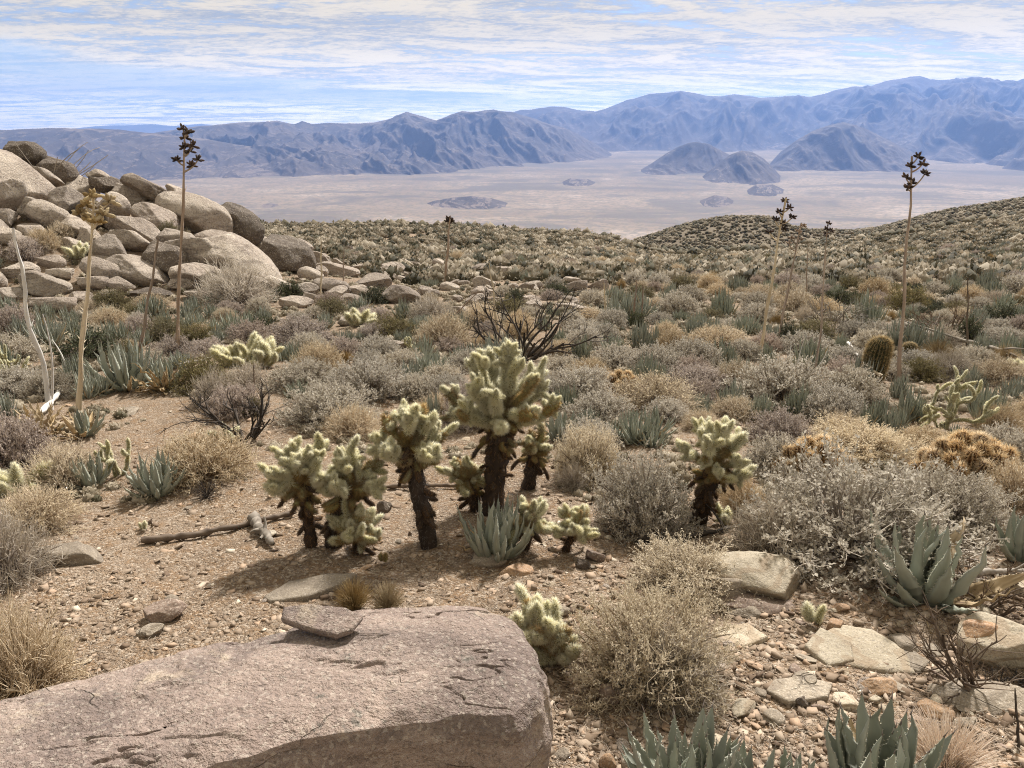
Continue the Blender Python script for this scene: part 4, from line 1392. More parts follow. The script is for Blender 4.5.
def agave_leaf_mesh(i, dry=False, hi=True):
    key = (i, dry, hi)
    if key not in _al:
        rs = np.random.RandomState(i * 7 + 3)
        b = agave_leaf(i + (50 if dry else 0), 1.0, rs.uniform(0.17, 0.22) * (0.8 if dry else 1) * (1 if hi else 0.62), rs.uniform(0.02, 0.09), 14 if hi else 6, hi, rs.uniform(-0.25, 0.25) * (4 if dry else 1), rs.uniform(-0.12, 0.02) if not dry else rs.uniform(-0.1, 0.35), dry)
        _al[key] = (b, b.mesh('leaf', (MP['agave_dry'] if dry else MP['agave'], MP['agave_tip']), True))
    return _al[key]


def agave_rosette(cx, by, size, label, n=26, dry=(), seed=0, spread=62, squash=1.0, wide=1.0, loc=None, lean=(0, 0), dry_from=0.45):
    """a rosette of separate leaves; size = leaf length in pixels; dry = azimuth ranges (degrees) of dead leaves"""
    rs = np.random.RandomState(seed)
    g = ground_at(cx, by) if loc is None else loc
    k = pxm(g)
    L = size * k
    o = empty('agave', g, 0)
    o.rotation_euler = (R(lean[0]), R(lean[1]), 0)
    for i in range(n):
        f = (i + 0.5) / n
        tilt = spread * f ** 0.85 + rs.normal(0, 4)
        az = i * 137.5 + rs.normal(0, 8)
        isdry = any(a <= az % 360 <= b for a, b in dry) and f > dry_from or (f > 0.92 and rs.rand() < 0.5)
        if isdry:
            tilt += rs.uniform(0, 22)
        _, me = agave_leaf_mesh(int(rs.randint(0, 5)), isdry)
        s = L * (0.78 + 0.3 * math.sin(math.pi * min(1, f * 1.1 + 0.15))) * rs.uniform(0.88, 1.08)
        M = Matrix.Rotation(R(az), 4, 'Z') @ Matrix.Rotation(R(tilt), 4, 'Y')
        c = bpy.data.objects.new('dry_leaf' if isdry else 'leaf', me)
        COL.objects.link(c)
        c.parent = o
        off = M @ Vector((0, 0, 0.0))
        c.matrix_local = Matrix.Translation((0.10 * L * f * math.cos(R(az)), 0.10 * L * f * math.sin(R(az)), -0.02 * L)) @ M @ Matrix.Diagonal((s, s * wide, s * squash, 1))
    USED.add(label)
    tag(o, label, 'agave')
    TAKEN.append((cx, by - size * 0.4, size * 0.5, size * 0.5))
    return o


def patch_mesh(i):
    """a clump of narrow-leaved agave rosettes grown into one another, as one mesh"""
    key = ('patch', i)
    if key not in _al:
        rs = np.random.RandomState(60 + i)
        b = MB()
        heads = [(0, 0, 1.0)] + [(rs.uniform(-0.75, 0.75), rs.uniform(-0.6, 0.6), rs.uniform(0.6, 0.95)) for _ in range(3 + i % 3)]
        for hx, hy, hs in heads:
            for q in range(34):
                f = (q + 0.5) / 34
                dry = rs.rand() < (0.14 if f > 0.4 else 0.02)
                lb, _ = agave_leaf_mesh(int(rs.randint(0, 5)), dry, False)
                V, FF, T = lb.arrays()
                M = Matrix.Rotation(R(q * 137.5 + rs.normal(0, 9)), 3, 'Z') @ Matrix.Rotation(R(66 * f ** 0.9 + rs.normal(0, 4)), 3, 'Y')
                s = hs * rs.uniform(0.7, 1.0)
                VV = (V * s) @ np.array(M).T + np.array([hx, hy, -0.03])
                for (kk, mi), ff in FF.items():
                    b.add(VV, ff, T, 2 if dry else mi)
        _al[key] = b.mesh('agave', (MP['agave'], MP['agave_tip'], MP['agave_dry']), True)
    return _al[key]


def agave_patch(cx, by, w, h, i, label=None, group='narrow leaved agave clumps on the flat'):
    g = ground_at(cx, by - 0.1 * h)
    k = pxm(g)
    o = link('agave', patch_mesh(i % 5), None, g, (0, 0, random.random() * 6.28), (w * k / 2.5, w * k / 2.5, h * k * 1.0))
    if label is None:
        label = near_label(f'{"broad" if w > 55 else "small"} grey green agave clump', cx, by - h / 2)
    tag(o, label, 'agave', group)
    TAKEN.append((cx, by - h * 0.4, w / 2, h / 2))
    return o


# ------------------------------------------------------------------ cholla
def joint_mesh(kind, i):
    """one stem joint along +Z from the origin, bristling with spines"""
    key = ('joint', kind, i)
    if key in _al:
        return _al[key]
    rs = np.random.RandomState(900 + i * 13 + len(kind))
    L = [0.075, 0.105, 0.135, 0.09][i % 4]
    r = 0.0155 if kind != 'thin' else 0.010
    b = MB()
    t = np.linspace(0, 1, 12)
    rr = r * np.interp(t, [0, 0.08, 0.3, 0.8, 0.95, 1], [0.55, 0.85, 1, 1.02, 0.7, 0.1])
    bend = 0.012 * np.sin(np.pi * t)
    P = np.stack([bend, 0 * t, t * L], 1)[None]
    V, F, k = tubes(P, rr[None], 9)
    V = V + norm(V - np.repeat(P[0], 9, 0)) * 0.0022 * np.sin(np.arange(len(V)) * 2.4)[:, None]
    b.add(V, F, rs.uniform(0.2, 0.8, len(V)), 0)
    n = {'pale': 980, 'old': 640, 'dead': 480, 'thin': 760}[kind]
    sl = {'pale': 0.027, 'old': 0.025, 'dead': 0.017, 'thin': 0.012}[kind]
    u = rs.uniform(0.0, 1.06, n) ** 0.9
    a = rs.uniform(0, 6.283, n)
    uu = np.minimum(u, 1)
    ring = np.interp(uu, t, rr)
    C = np.stack([np.interp(uu, t, bend), 0 * uu, uu * L], 1)
    O = np.stack([np.cos(a), np.sin(a), np.zeros(n)], 1)
    endz = np.clip((u - 0.82) / 0.2, 0, 1.2)
    D = norm(O + np.stack([0 * u, 0 * u, 0.25 + 2.4 * endz ** 2], 1) + rs.normal(0, 0.33, (n, 3)))
    P0 = C + O * ring[:, None] * 0.85
    P1 = P0 + D * (sl * rs.uniform(0.55, 1.25, n))[:, None]
    V, F = spikes(P0, P1, 0.0012 if kind != 'thin' else 0.0011, rs)
    tint = np.repeat(np.clip(rs.normal(0.55, 0.25, n), 0, 1), 4)
    b.add(V, F, tint, 1)
    sp = {'pale': 'cholla_spine', 'old': 'cholla_old', 'dead': 'cholla_dead', 'thin': 'cholla_spine'}[kind]
    fl = {'pale': 'cholla_flesh', 'old': 'cholla_flesh', 'dead': 'cholla_bark', 'thin': 'cholla_flesh'}[kind]
    me = b.mesh('joint', (MP[fl], MP[sp]), True)
    _jb[me.name] = (b, kind)
    _al[key] = (L, me)
    return _al[key]


_jb = {}


def merge_far_joints(o, keep=98):
    """a crown past a hundred joints: those on the far side become one part"""
    js = sorted((c for c in o.children if c.name.split('.')[0] == 'joint'), key=lambda c: c.location.y)
    if len(js) <= keep:
        return
    b = MB()
    for c in js[keep:]:
        jb, kind = _jb[c.data.name]
        V, FF, T = jb.arrays()
        M = np.array(c.matrix_basis)
        V = V @ M[:3, :3].T + M[:3, 3]
        for (kk, mi), ff in FF.items():
            used = np.unique(ff)
            ren = np.zeros(len(V), int); ren[used] = np.arange(len(used))
            b.add(V[used], ren[ff], T[used], 0 if mi == 0 else (1 if kind == 'pale' else 2))
        bpy.data.objects.remove(c)
    m = link('joint_mass', b.mesh('joint_mass', (MP['cholla_flesh'], MP['cholla_spine'], MP['cholla_old']), True), o)
    m['kind'] = 'stuff'


def add_joint(parent, name, kind, p, d, rs, s=1.0, i=None):
    i = int(rs.randint(0, 4)) if i is None else i
    L, me = joint_mesh(kind, i)
    c = bpy.data.objects.new(name, me)
    COL.objects.link(c)
    c.parent = parent
    q = Vector(d).to_track_quat('Z', 'Y')
    c.matrix_local = Matrix.Translation(Vector(p)) @ q.to_matrix().to_4x4() @ Matrix.Rotation(rs.uniform(0, 6.28), 4, 'Z') @ Matrix.Diagonal((s, s, s, 1))
    return Vector(p) + Vector(d).normalized() * L * s * 0.86


def cholla(label, bx, by, crown, trunk_px, seed, arms=9, old=0.3, dead=14, thatch='cholla_dead', lean_mid=None, js=0.8, stack=2, wide=1.5, fill=1.25):
    """a cholla: foot at (bx, by); crown = (x0, y0, x1, y1) in the picture; trunk width in pixels"""
    rs = np.random.RandomState(seed)
    g = ground_at(bx, by)
    k = pxm(g)
    kz = k / math.cos(PITCH)
    x0, y0, x1, y1 = crown
    C = Vector(((x0 + x1) / 2 - bx, 0, 0)) * k + Vector((0, 0, (by - (y0 + y1) / 2) * kz))
    a, bz = (x1 - x0) / 2 * k * wide, (y1 - y0) / 2 * kz * 1.12
    o = empty('cholla_cactus', g)
    top = C + Vector((0, 0, -0.42 * bz))
    # trunk
    mid = Vector((top.x * 0.45, 0, top.z * 0.5)) if lean_mid is None else Vector((lean_mid * k, 0, top.z * 0.5))
    P = bezier(np.array([[0, 0, -0.04]]), np.array([mid[:]]), np.array([(top + Vector((0, 0, 0.1 * bz)))[:]]), 22)
    r = trunk_px * k / 2 * 0.86
    rad = r * (1.0 + 0.16 * perlin2(np.arange(22) * 0.5, np.full(22, seed * 1.7), 3)) * np.interp(np.linspace(0, 1, 22), [0, 0.1, 0.75, 1], [1.05, 0.9, 0.85, 0.55]) * 0.72
    V, F, kk = tubes(P, rad[None], 14)
    V = V + norm(V - np.repeat(P[0], 14, 0)) * (r * 0.28 * perlin3(V * 28, seed))[:, None]
    b = MB()
    b.add(V, F, rs.uniform(0, 0.7, len(V)), 0)
    n = int(1500 * (0.4 + top.z))
    j = rs.randint(0, len(V), n)
    axis = np.repeat(P[0], 14, 0)
    O = norm(V[j] - axis[j])
    P0 = V[j] + rs.normal(0, 0.006, (n, 3))
    P1 = P0 + norm(O + np.array([0, 0, -0.55]) + rs.normal(0, 0.45, (n, 3))) * (0.022 * rs.uniform(0.5, 1.5, n))[:, None]
    Vs, Fs = spikes(P0, P1, 0.0011, rs)
    b.add(Vs, Fs, np.repeat(rs.uniform(0, 1, n), 4), 1)
    tr = link('trunk', b.mesh('trunk', (MP['cholla_bark'], MP[thatch]), True), o)
    # dead joints hanging on the trunk, thicker towards the crown
    for q in range(dead):
        t = rs.uniform(0.25, 1.0) ** 0.8
        ti = int(t * 21)
        p = Vector(P[0][ti])
        az = rs.uniform(0, 6.28)
        d = Vector((math.cos(az), math.sin(az), rs.uniform(-1.3, 0.15)))
        add_joint(o, 'dead_joint', 'dead', p + Vector((d.x, d.y, 0)) * rad[ti] * 0.75, d, rs, rs.uniform(0.6, 1.0) * js)
    # old joints drooping under the crown
    for q in range(int(arms * 0.9) if dead > 5 else 0):
        az = q * 2.39996
        ti = int(rs.uniform(0.70, 0.98) * 21)
        d = Vector((math.cos(az), math.sin(az), rs.uniform(-1.1, 0.2)))
        p2 = add_joint(o, 'joint', 'old', Vector(P[0][ti]) + Vector((d.x, d.y, 0)) * rad[ti] * 0.8, d, rs, rs.uniform(0.7, 1.0) * js)
        if rs.rand() < 0.4:
            add_joint(o, 'dead_joint', 'dead', p2, d + Vector((0, 0, -0.9)), rs, rs.uniform(0.6, 0.9) * js)
    # living arms: from the top of the trunk to an ellipsoid, each ending in a tuft of short joints
    for q in range(arms):
        f = (q + 0.5) / arms
        el = R(88 - 108 * f ** 0.85 + rs.normal(0, 6))
        az = q * 2.39996 + rs.normal(0, 0.25)
        d = Vector((math.cos(az) * math.cos(el) * a * 0.92, math.sin(az) * math.cos(el) * a * 0.8, math.sin(el) * bz * 1.05))
        E = C + Vector((0, 0, -0.30 * bz)) + d * (0.80 if f > 0.2 else 0.86)
        s0 = top + Vector((0, 0, rs.uniform(-0.30, 0.12) * bz)) if f > 0.45 else top + Vector((rs.normal() * 0.01, rs.normal() * 0.01, 0.05 * bz))
        span = (E - s0).length
        Ljt = 0.10 * js
        m = max(1, min(stack + 2, int(round(span / Ljt)) - 1))
        p = s0
        dirn = (E - s0).normalized()
        for z in range(m):
            dd = (dirn + Vector(rs.normal(0, 0.12, 3)) + Vector((0, 0, 0.12 * z))).normalized()
            kd = 'old' if (z == 0 or rs.rand() < old * f) else 'pale'
            i = int(rs.randint(0, 4))
            Lj = joint_mesh(kd, i)[0]
            s = max(0.6, min(1.25, span / (m + 0.4) / (Lj * 0.86)))
            p = add_joint(o, 'joint', kd, p, dd, rs, s, i)
        nt = int(rs.randint(3, 6) * fill + 0.5)
        for z in range(nt):
            dd = (dirn * 0.7 + Vector(rs.normal(0, 0.8, 3)) + Vector((0, 0, 0.5))).normalized()
            pz = p - dirn * rs.uniform(0.0, 0.09) * js
            p2 = add_joint(o, 'joint', 'pale' if f < 0.92 or rs.rand() > old else 'old', pz, dd, rs, rs.uniform(0.62, 0.95) * js)
    merge_far_joints(o)
    USED.add(label)
    tag(o, label, 'cactus')
    TAKEN.append(((x0 + x1) / 2, (y0 + y1) / 2, (x1 - x0) / 2, (y1 - y0) / 2))
    TAKEN.append((bx, by - 12, 18, 14))
    return o


def low_cholla(name, label, cx, by, w, h, n, kind, seed, chain=2, js=1.0, group=None):
    """a trunkless cholla: a low thicket of joints"""
    rs = np.random.RandomState(seed)
    g = ground_at(cx, by)
    k = pxm(g)
    o = empty(name, g)
    a, bz = w * k / 2, h * k / math.cos(PITCH)
    for q in range(n):
        f = (q + 0.5) / n
        az = q * 2.39996
        rr = math.sqrt(f)
        p = Vector((math.cos(az) * rr * a * 0.55, math.sin(az) * rr * a * 0.40, rs.uniform(0.0, 0.15) * bz))
        lean_ = 0.9 if n > 4 else 0.3
        d = Vector((math.cos(az) * rr * lean_, math.sin(az) * rr * lean_, 0.9)) + Vector(rs.normal(0, 0.25 if n > 4 else 0.08, 3))
        hh = bz * rs.uniform(0.6, 1.0) * (1 - 0.25 * rr)
        for z in range(chain):
            i = int(rs.randint(0, 4))
            Lj = joint_mesh(kind, i)[0]
            s = max(0.4, min(2.2, hh / chain / (0.8 * Lj)))
            p = add_joint(o, 'joint', kind, p, d, rs, s * js, i)
            d = d.normalized() + Vector(rs.normal(0, 0.45, 3)) + Vector((0, 0, 0.25))
    USED.add(label)
    tag(o, label, 'cactus', group)
    TAKEN.append((cx, by - h * 0.4, w / 2, h / 2))
    return o


def buckhorn(label, cx, by, w, h, seed, mains=5, steps=5):
    """an open cholla of slender forking joints"""
    rs = np.random.RandomState(seed)
    g = ground_at(cx, by)
    k = pxm(g)
    o = empty('buckhorn_cholla', g)
    a, bz = w * k / 2, h * k / math.cos(PITCH)
    count_ = [0]

    def grow(p, d, lev):
        i = int(rs.randint(0, 4))
        s = rs.uniform(0.8, 1.15)
        q = add_joint(o, 'joint', 'thin', p, d, rs, s, i)
        count_[0] += 1
        if lev <= 0 or q.z > bz * 1.02 or count_[0] > 90:
            return
        for _ in range(1 if rs.rand() < 0.5 else 2):
            nd = Vector(d).normalized() + Vector(rs.normal(0, 0.62, 3)) + Vector((0, 0, 0.28))
            if abs(q.x) > a:
                nd.x *= 0.2
            grow(q - Vector(d).normalized() * rs.uniform(0, 0.02), nd, lev - 1)
    for q in range(mains):
        az = q * 2.39996 + 0.4
        grow(Vector((rs.normal(0, 0.03), rs.normal(0, 0.03), -0.01)), Vector((math.cos(az) * a / bz * 1.1, math.sin(az) * 0.6, 0.8)), steps)
    USED.add(label)
    tag(o, label, 'cactus')
    TAKEN.append((cx, by - h * 0.4, w / 2, h / 2))
    return o


def spiny_stem(seed, r, h, ribs, n_sp, sp_len, flesh, spine, w=0.0011, bend=0.0):
    """a ribbed, rounded cactus stem with rows of spines"""
    rs = np.random.RandomState(seed)
    nu, nv = ribs * 6, 26
    v = np.linspace(0, 1, nv)
    rr = r * np.interp(v, [0, 0.15, 0.5, 0.8, 0.93, 0.985, 1], [0.82, 0.95, 1, 0.93, 0.68, 0.32, 0.02])
    a = np.arange(nu) * 2 * np.pi / nu
    rib = 1 + 0.085 * np.cos(a * ribs)
    X = rr[:, None] * rib[None] * np.cos(a)[None] + bend * h * v[:, None] ** 1.5
    Y = rr[:, None] * rib[None] * np.sin(a)[None]
    Z = np.repeat((h * v)[:, None], nu, 1) - 0.02 * h
    V = np.stack([X, Y, Z], 2).reshape(-1, 3)
    b = MB()
    b.add(V, grid_faces(nu, nv, True), np.tile(0.5 + 0.5 * np.cos(a * ribs), nv), 0)
    k = rs.randint(0, ribs, n_sp)
    vv = rs.rand(n_sp) ** 0.8
    aa = k * 2 * np.pi / ribs
    R_ = np.interp(vv, v, rr) * 1.085
    P0 = np.stack([R_ * np.cos(aa) + bend * h * vv ** 1.5, R_ * np.sin(aa), h * vv - 0.02 * h], 1)
    O = np.stack([np.cos(aa), np.sin(aa), np.clip((vv - 0.6) * 2.6, 0, 2)], 1)
    D = norm(O + rs.normal(0, 0.55, (n_sp, 3)))
    V, F = spikes(P0, P0 + D * (sp_len * rs.uniform(0.5, 1.3, n_sp))[:, None], w, rs)
    b.add(V, F, np.repeat(np.clip(rs.normal(0.5, 0.25, n_sp), 0, 1), 4), 1)
    return b


def barrel(label, cx, by, w, h, seed, lean=0.0):
    g = ground_at(cx, by)
    k = pxm(g)
    o = empty('barrel_cactus', g)
    r, hh = w * k / 2 * 0.86, h * k / math.cos(PITCH) * 0.95
    b = spiny_stem(seed, r, hh, 22, 3800, r * 0.36, 'barrel_flesh', 'barrel_spine', r * 0.013, lean)
    V, FF, T = b.arrays()
    body, sp = MB(), MB()
    for (kk, mi), ff in FF.items():
        (sp if mi else body).add(V, ff, T, 0)
    link('body', body.mesh('body', (MP['barrel_flesh'],), True), o)
    link('spines', sp.mesh('spines', (MP['barrel_spine'],)), o)
    USED.add(label)
    tag(o, label, 'cactus')
    TAKEN.append((cx, by - h * 0.5, w / 2, h / 2))
    return o


def hedgehog(label, cx, by, w, h, n, seed):
    """a mound of many short stems under golden spines"""
    rs = np.random.RandomState(seed)
    g = ground_at(cx, by)
    k = pxm(g)
    o = empty('hedgehog_cactus', g)
    a, bz = w * k / 2, h * k
    sr = a * 0.95 / math.sqrt(n) * 0.95
    key = ('hh', 0)
    if key not in _al:
        _al[key] = [spiny_stem(70 + q, 1.0, 4.2, 11, 700, 0.85, '', '', 0.035).mesh('stem', (MP['cholla_dead'], MP['hedge_spine']), True) for q in range(3)]
    for q in range(n):
        f = (q + 0.5) / n
        az = q * 2.39996
        rr = math.sqrt(f)
        zz = bz * (1 - 0.75 * rr ** 2)
        M = Matrix.Translation((math.cos(az) * rr * a * 0.9, math.sin(az) * rr * a * 0.75, zz - min(bz * 0.95, 4.2 * sr))) @ Matrix.Rotation(az, 4, 'Z') @ Matrix.Rotation(0.5 * rr, 4, 'Y') @ Matrix.Diagonal((sr, sr, min(sr, bz * 0.95 / 4.2) * rs.uniform(0.9, 1.1), 1))
        c = bpy.data.objects.new('stem', _al[key][q % 3])
        COL.objects.link(c)
        c.parent = o
        c.matrix_local = M
    USED.add(label)
    tag(o, label, 'cactus')
    TAKEN.append((cx, by - h * 0.5, w / 2, h / 2))
    return o


_gr = {}


def tuft_mesh(i, mat='grass'):
    key = (i, mat)
    if key not in _gr:
        rs = np.random.RandomState(40 + i)
        n = 620
        az = rs.uniform(0, 6.28, n)
        out = rs.uniform(0.05, 1.0, n) ** 0.7
        hgt = (1.05 - 0.55 * out) * rs.uniform(0.55, 1.1, n)
        base = np.stack([np.cos(az) * out * 0.28, np.sin(az) * out * 0.28, np.full(n, -0.03)], 1) + rs.normal(0, 0.04, (n, 3)) * [1, 1, 0]
        tip = np.stack([np.cos(az) * out, np.sin(az) * out, hgt], 1)
        mid = base + np.stack([np.cos(az) * out * 0.25, np.sin(az) * out * 0.25, hgt * 0.75], 1) + rs.normal(0, 0.05, (n, 3))
        V, F, k = tubes(bezier(base, mid, tip, 5), np.array([0.0085, 0.0085, 0.007, 0.005, 0.0015])[None], 3)
        b = MB()
        b.add(V, F, np.repeat(np.clip(rs.normal(0.55, 0.25, n), 0, 1), k))
        _gr[key] = b.mesh('grass_tuft', (MP[mat],))
    return _gr[key]


def tuft(cx, by, w, h, i=0, label=None, mat='grass', name='grass_tuft', group='dry grass tufts', cat='grass tuft'):
    g = ground_at(cx, by - 0.1 * h)
    k = pxm(g)
    o = link(name, tuft_mesh(i % 3, mat), None, g, (0, 0, random.random() * 6.28), (w * k / 2, w * k / 2, h * k * 1.0))
    if label is None:
        label = near_label(f'{"broad" if w > 40 else "small"} golden dry grass tuft', cx, by - h / 2)
    USED.add(label)
    tag(o, label, cat, group)
    TAKEN.append((cx, by - h * 0.4, w / 2, h / 2))
    return o


# ------------------------------------------------------------------ agave flower stalks, dead wood
def stalk(label, bx, by, tx, ty, thick, mat, pods=(), seed=0, crook=1.0, pod_mat='pod', pod_px=7, stubs=6, name='agave_stalk', group=None):
    """a dead flower stalk from its foot pixel to its tip pixel; pods = (px, py) of seed-pod clusters"""
    rs = np.random.RandomState(seed)
    g = ground_at(bx, by)
    k = pxm(g)
    T = at_depth(tx, ty, g.y)
    top = T - g
    o = empty(name, g)
    m = 16
    t = np.linspace(0, 1, m)
    P = np.outer(t, np.array(top[:]))
    wob = np.stack([perlin2(t * 3.2, np.full(m, seed + 0.3), 1), perlin2(t * 3.2, np.full(m, seed + 0.7), 2), 0 * t], 1) * top.length * 0.016 * crook
    P = P + wob * np.sin(np.pi * t)[:, None] ** 0.6
    P[0, 2] -= 0.05
    r = thick * k / 2 * (0.72 if thick > 3.5 else 1.0)
    V, F, kk = tubes(P[None], (r * np.interp(t, [0, 0.1, 0.6, 1], [1.25, 1.0, 0.72, 0.4]))[None], 7)
    V = V + r * 0.16 * rs.normal(size=V.shape)
    b = MB()
    b.add(V, F, rs.uniform(0.1, 1.0, len(V)))
    # dried bracts up the stem
    n = stubs
    ti = rs.uniform(0.12, 0.85, n)
    S = np.stack([np.interp(ti, t, P[:, c]) for c in range(3)], 1)
    az = rs.uniform(0, 6.28, n)
    E = S + np.stack([np.cos(az), np.sin(az), rs.uniform(0.6, 2.0, n)], 1) * r * 2.4
    if n:
        Vs, Fs = spikes(S, E, r * 0.4, rs)
        b.add(Vs, Fs, 0.7)
    link('stem', b.mesh('stem', (MP[mat],), True), o)
    B, BF = ICO[1]
    for (px, py) in pods:
        c = at_depth(px, py, g.y) - g + Vector((0, rs.normal(0, 0.5) * pod_px * k, 0))
        # a bent branchlet from the stem to the cluster
        zt = min(0.97, max(0.3, (c.z - 0.9 * abs(c.x - top.x * min(1, c.z / top.z))) / top.z))
        s = np.array([np.interp(zt, t, P[:, q]) for q in range(3)])
        cc = np.array(c[:])
        md = s * 0.45 + cc * 0.55 - np.array([0, 0, 0.35 * abs(cc[0] - s[0])])
        V, F, kk = tubes(bezier(s[None], md[None], cc[None], 6), np.linspace(r * 0.5, r * 0.32, 6)[None], 5)
        pb = MB(); pb.add(V, F, 0.5)
        br = link('branch', pb.mesh('branch', (MP[mat],), True), o)
        pb = MB()
        npod = 9
        for q in range(npod):
            aq = q * 2.4; rr = math.sqrt((q + 0.5) / npod)
            d = Vector((math.cos(aq) * rr, math.sin(aq) * rr, 0.75 - 0.95 * rr * rr + rs.normal(0, 0.22)))
            p = Vector(cc) + d * pod_px * k * 0.50
            M = d.to_track_quat('Z', 'Y').to_matrix()
            s3 = np.array([0.17, 0.17, 0.42]) * pod_px * k * rs.uniform(0.8, 1.2)
            VV = (B * s3) @ np.array(M).T + np.array(p[:])
            pb.add(VV, BF, rs.uniform(0, 1))
            Vt, Ft, _ = tubes(np.array([[cc, np.array(p[:])]]), np.array([[r * 0.2, r * 0.14]]), 3)
            pb.add(Vt, Ft, 0.4)
        link('seed_pods', pb.mesh('seed_pods', (MP[pod_mat],), True), br)
    USED.add(label)
    tag(o, label, 'flower stalk', group)
    return o


def branch_object(name, label, pts, thick, mat, seed=0, forks=0, cat='dead branch', lift=0.01, fork_len=0.35, up=0.0, ns=7):
    """a dead branch lying on the ground through the given pixels"""
    rs = np.random.RandomState(seed)
    W3 = []
    for (px, py) in pts:
        g = ground_at(px, py)
        W3.append(np.array(g[:]))
    W3 = np.array(W3)
    k = pxm(Vector(W3[0]))
    s = np.concatenate([[0], np.cumsum(np.linalg.norm(np.diff(W3, axis=0), axis=1))])
    m = 26
    tt = np.linspace(0, s[-1], m)
    P = np.stack([np.interp(tt, s, W3[:, c]) for c in range(3)], 1)
    for _ in range(3):
        P[1:-1] = (P[:-2] + 2 * P[1:-1] + P[2:]) / 4
    r = thick * k / 2
    P[:, 2] += r * 0.7 + lift
    P += 0.35 * r * np.stack([perlin2(tt * 9, np.full(m, seed), 1), perlin2(tt * 9, np.full(m, seed), 2), perlin2(tt * 9, np.full(m, seed), 3)], 1)
    rad = r * np.linspace(1.05, 0.55, m) * (1 + 0.15 * rs.normal(size=m))
    rad[0] *= 0.5; rad[-1] *= 0.3
    b = MB()
    V, F, kk = tubes(P[None], rad[None], ns)
    b.add(V + rs.normal(0, r * 0.10, V.shape), F, rs.uniform(0, 1, len(V)))
    for q in range(forks):
        i = rs.randint(4, m - 3)
        d = norm(np.array([rs.normal(), rs.normal() * 0.7, abs(rs.normal()) * 0.7 + up]))
        L = s[-1] * fork_len * rs.uniform(0.5, 1.2)
        e = P[i] + d * L
        md = P[i] + d * L * 0.5 + rs.normal(0, 0.12, 3) * L
        V, F, kk = tubes(bezier(P[i][None], md[None], e[None], 7), (rad[i] * np.linspace(0.7, 0.2, 7))[None], 5)
        b.add(V, F, rs.uniform(0, 1, len(V)))
    o = link(name, b.mesh(name, (MP[mat],), True))
    USED.add(label)
    tag(o, label, cat)
    return o


def twig_tree(name, label, cx, by, w, h, mat, seed, stems=7, depth=3, thick=5, cat='dead shrub', bias=0.0, spread=0.75):
    """an open, leafless shrub of forking limbs"""
    rs = np.random.RandomState(seed)
    g = ground_at(cx, by)
    k = pxm(g)
    o = empty(name, g)
    bl, tw = MB(), MB()
    segs = [[], [], [], []]

    def grow(p, d, L, r, lev):
        e = p + d * L
        md = p + d * L * 0.5 + rs.normal(0, 0.11, 3) * L
        segs[min(lev, 3)].append((p, md, e, r))
        if lev >= depth:
            return
        for _ in range(rs.randint(2, 4)):
            t = rs.uniform(0.45, 1.0)
            q = p * (1 - t) ** 2 + 2 * md * t * (1 - t) + e * t * t
            dd = norm(d + rs.normal(0, 0.55, 3) + np.array([0, 0, 0.12]))
            grow(q, dd, L * rs.uniform(0.5, 0.8), r * 0.58, lev + 1)
    H_ = h * k; Wd = w * k / 2
    for q in range(stems):
        az = q * 2.39996 + rs.normal(0, 0.3)
        sx = math.cos(az) * spread + bias
        d = norm(np.array([sx * Wd / H_ * 1.4, math.sin(az) * spread * 0.8, rs.uniform(0.5, 1.0)]))
        grow(np.array([rs.normal(0, 0.03), rs.normal(0, 0.03), -0.04]), d, H_ * rs.uniform(0.5, 0.72) * (1.7 if depth == 0 else 1.0), thick * k / 2 * rs.uniform(0.6, 1.1), 0)
    for lev, sg in enumerate(segs):
        if not sg:
            continue
        a, b_, c, r = (np.array(x) for x in zip(*sg))
        P = bezier(a, b_, c, 6)
        P[..., 2] = np.maximum(P[..., 2], 0.0 if lev else -0.05)
        V, F, kk = tubes(P, r[:, None] * np.linspace(1, 0.5, 6)[None], 5 if lev < 2 else 3)
        (bl if lev < 2 or depth < 3 else tw).add(V, F, np.repeat(rs.uniform(0, 1, len(sg)), kk))
    link('branches', bl.mesh('branches', (MP[mat],), True), o)
    if tw.n:
        link('twigs', tw.mesh('twigs', (MP[mat],), True), o)
    USED.add(label)
    tag(o, label, cat)
    TAKEN.append((cx, by - h * 0.3, w * 0.35, h * 0.35))
    return o

# ================================================================== what stands where (from the photograph)
# ------------------------------------------------------------------ chollas
cholla('tallest cholla with dense pale crown on a thick dark trunk', 492, 512, (446, 331, 557, 440), 38, 1, arms=26, dead=34, old=0.3, stack=2)
cholla('slender cholla with small crown behind the tallest cholla', 527, 488, (518, 412, 552, 464), 24, 2, arms=7, dead=8, stack=1, fill=0.8)
cholla('short cholla crown growing against the tallest cholla trunk', 477, 510, (446, 438, 491, 494), 22, 3, arms=8, dead=8, stack=1)
cholla('upright cholla with grey thatched trunk left of the tallest', 430, 546, (376, 385, 452, 468), 30, 4, arms=15, dead=22, thatch='cholla_grey', stack=2)
cholla('leaning cholla with brown forked trunk at the left end', 312, 546, (271, 424, 347, 500), 22, 5, arms=15, dead=12, stack=2)
cholla('spreading cholla crown joined to the leaning left cholla', 334, 546, (322, 435, 394, 502), 30, 6, arms=15, dead=16, stack=2, lean_mid=-2)
cholla('knee high pale cholla sprouting below the spreading crown', 358, 553, (334, 496, 384, 550), 16, 7, arms=9, dead=1, stack=1, old=0.1)
cholla('small upright cholla right of the blue agave', 524, 549, (511, 490, 552, 536), 16, 8, arms=7, dead=4, stack=1, old=0.2)
cholla('small leaning cholla with three lobes alone on gravel', 564, 551, (553, 499, 595, 536), 13, 9, arms=6, dead=2, stack=1, old=0.2)
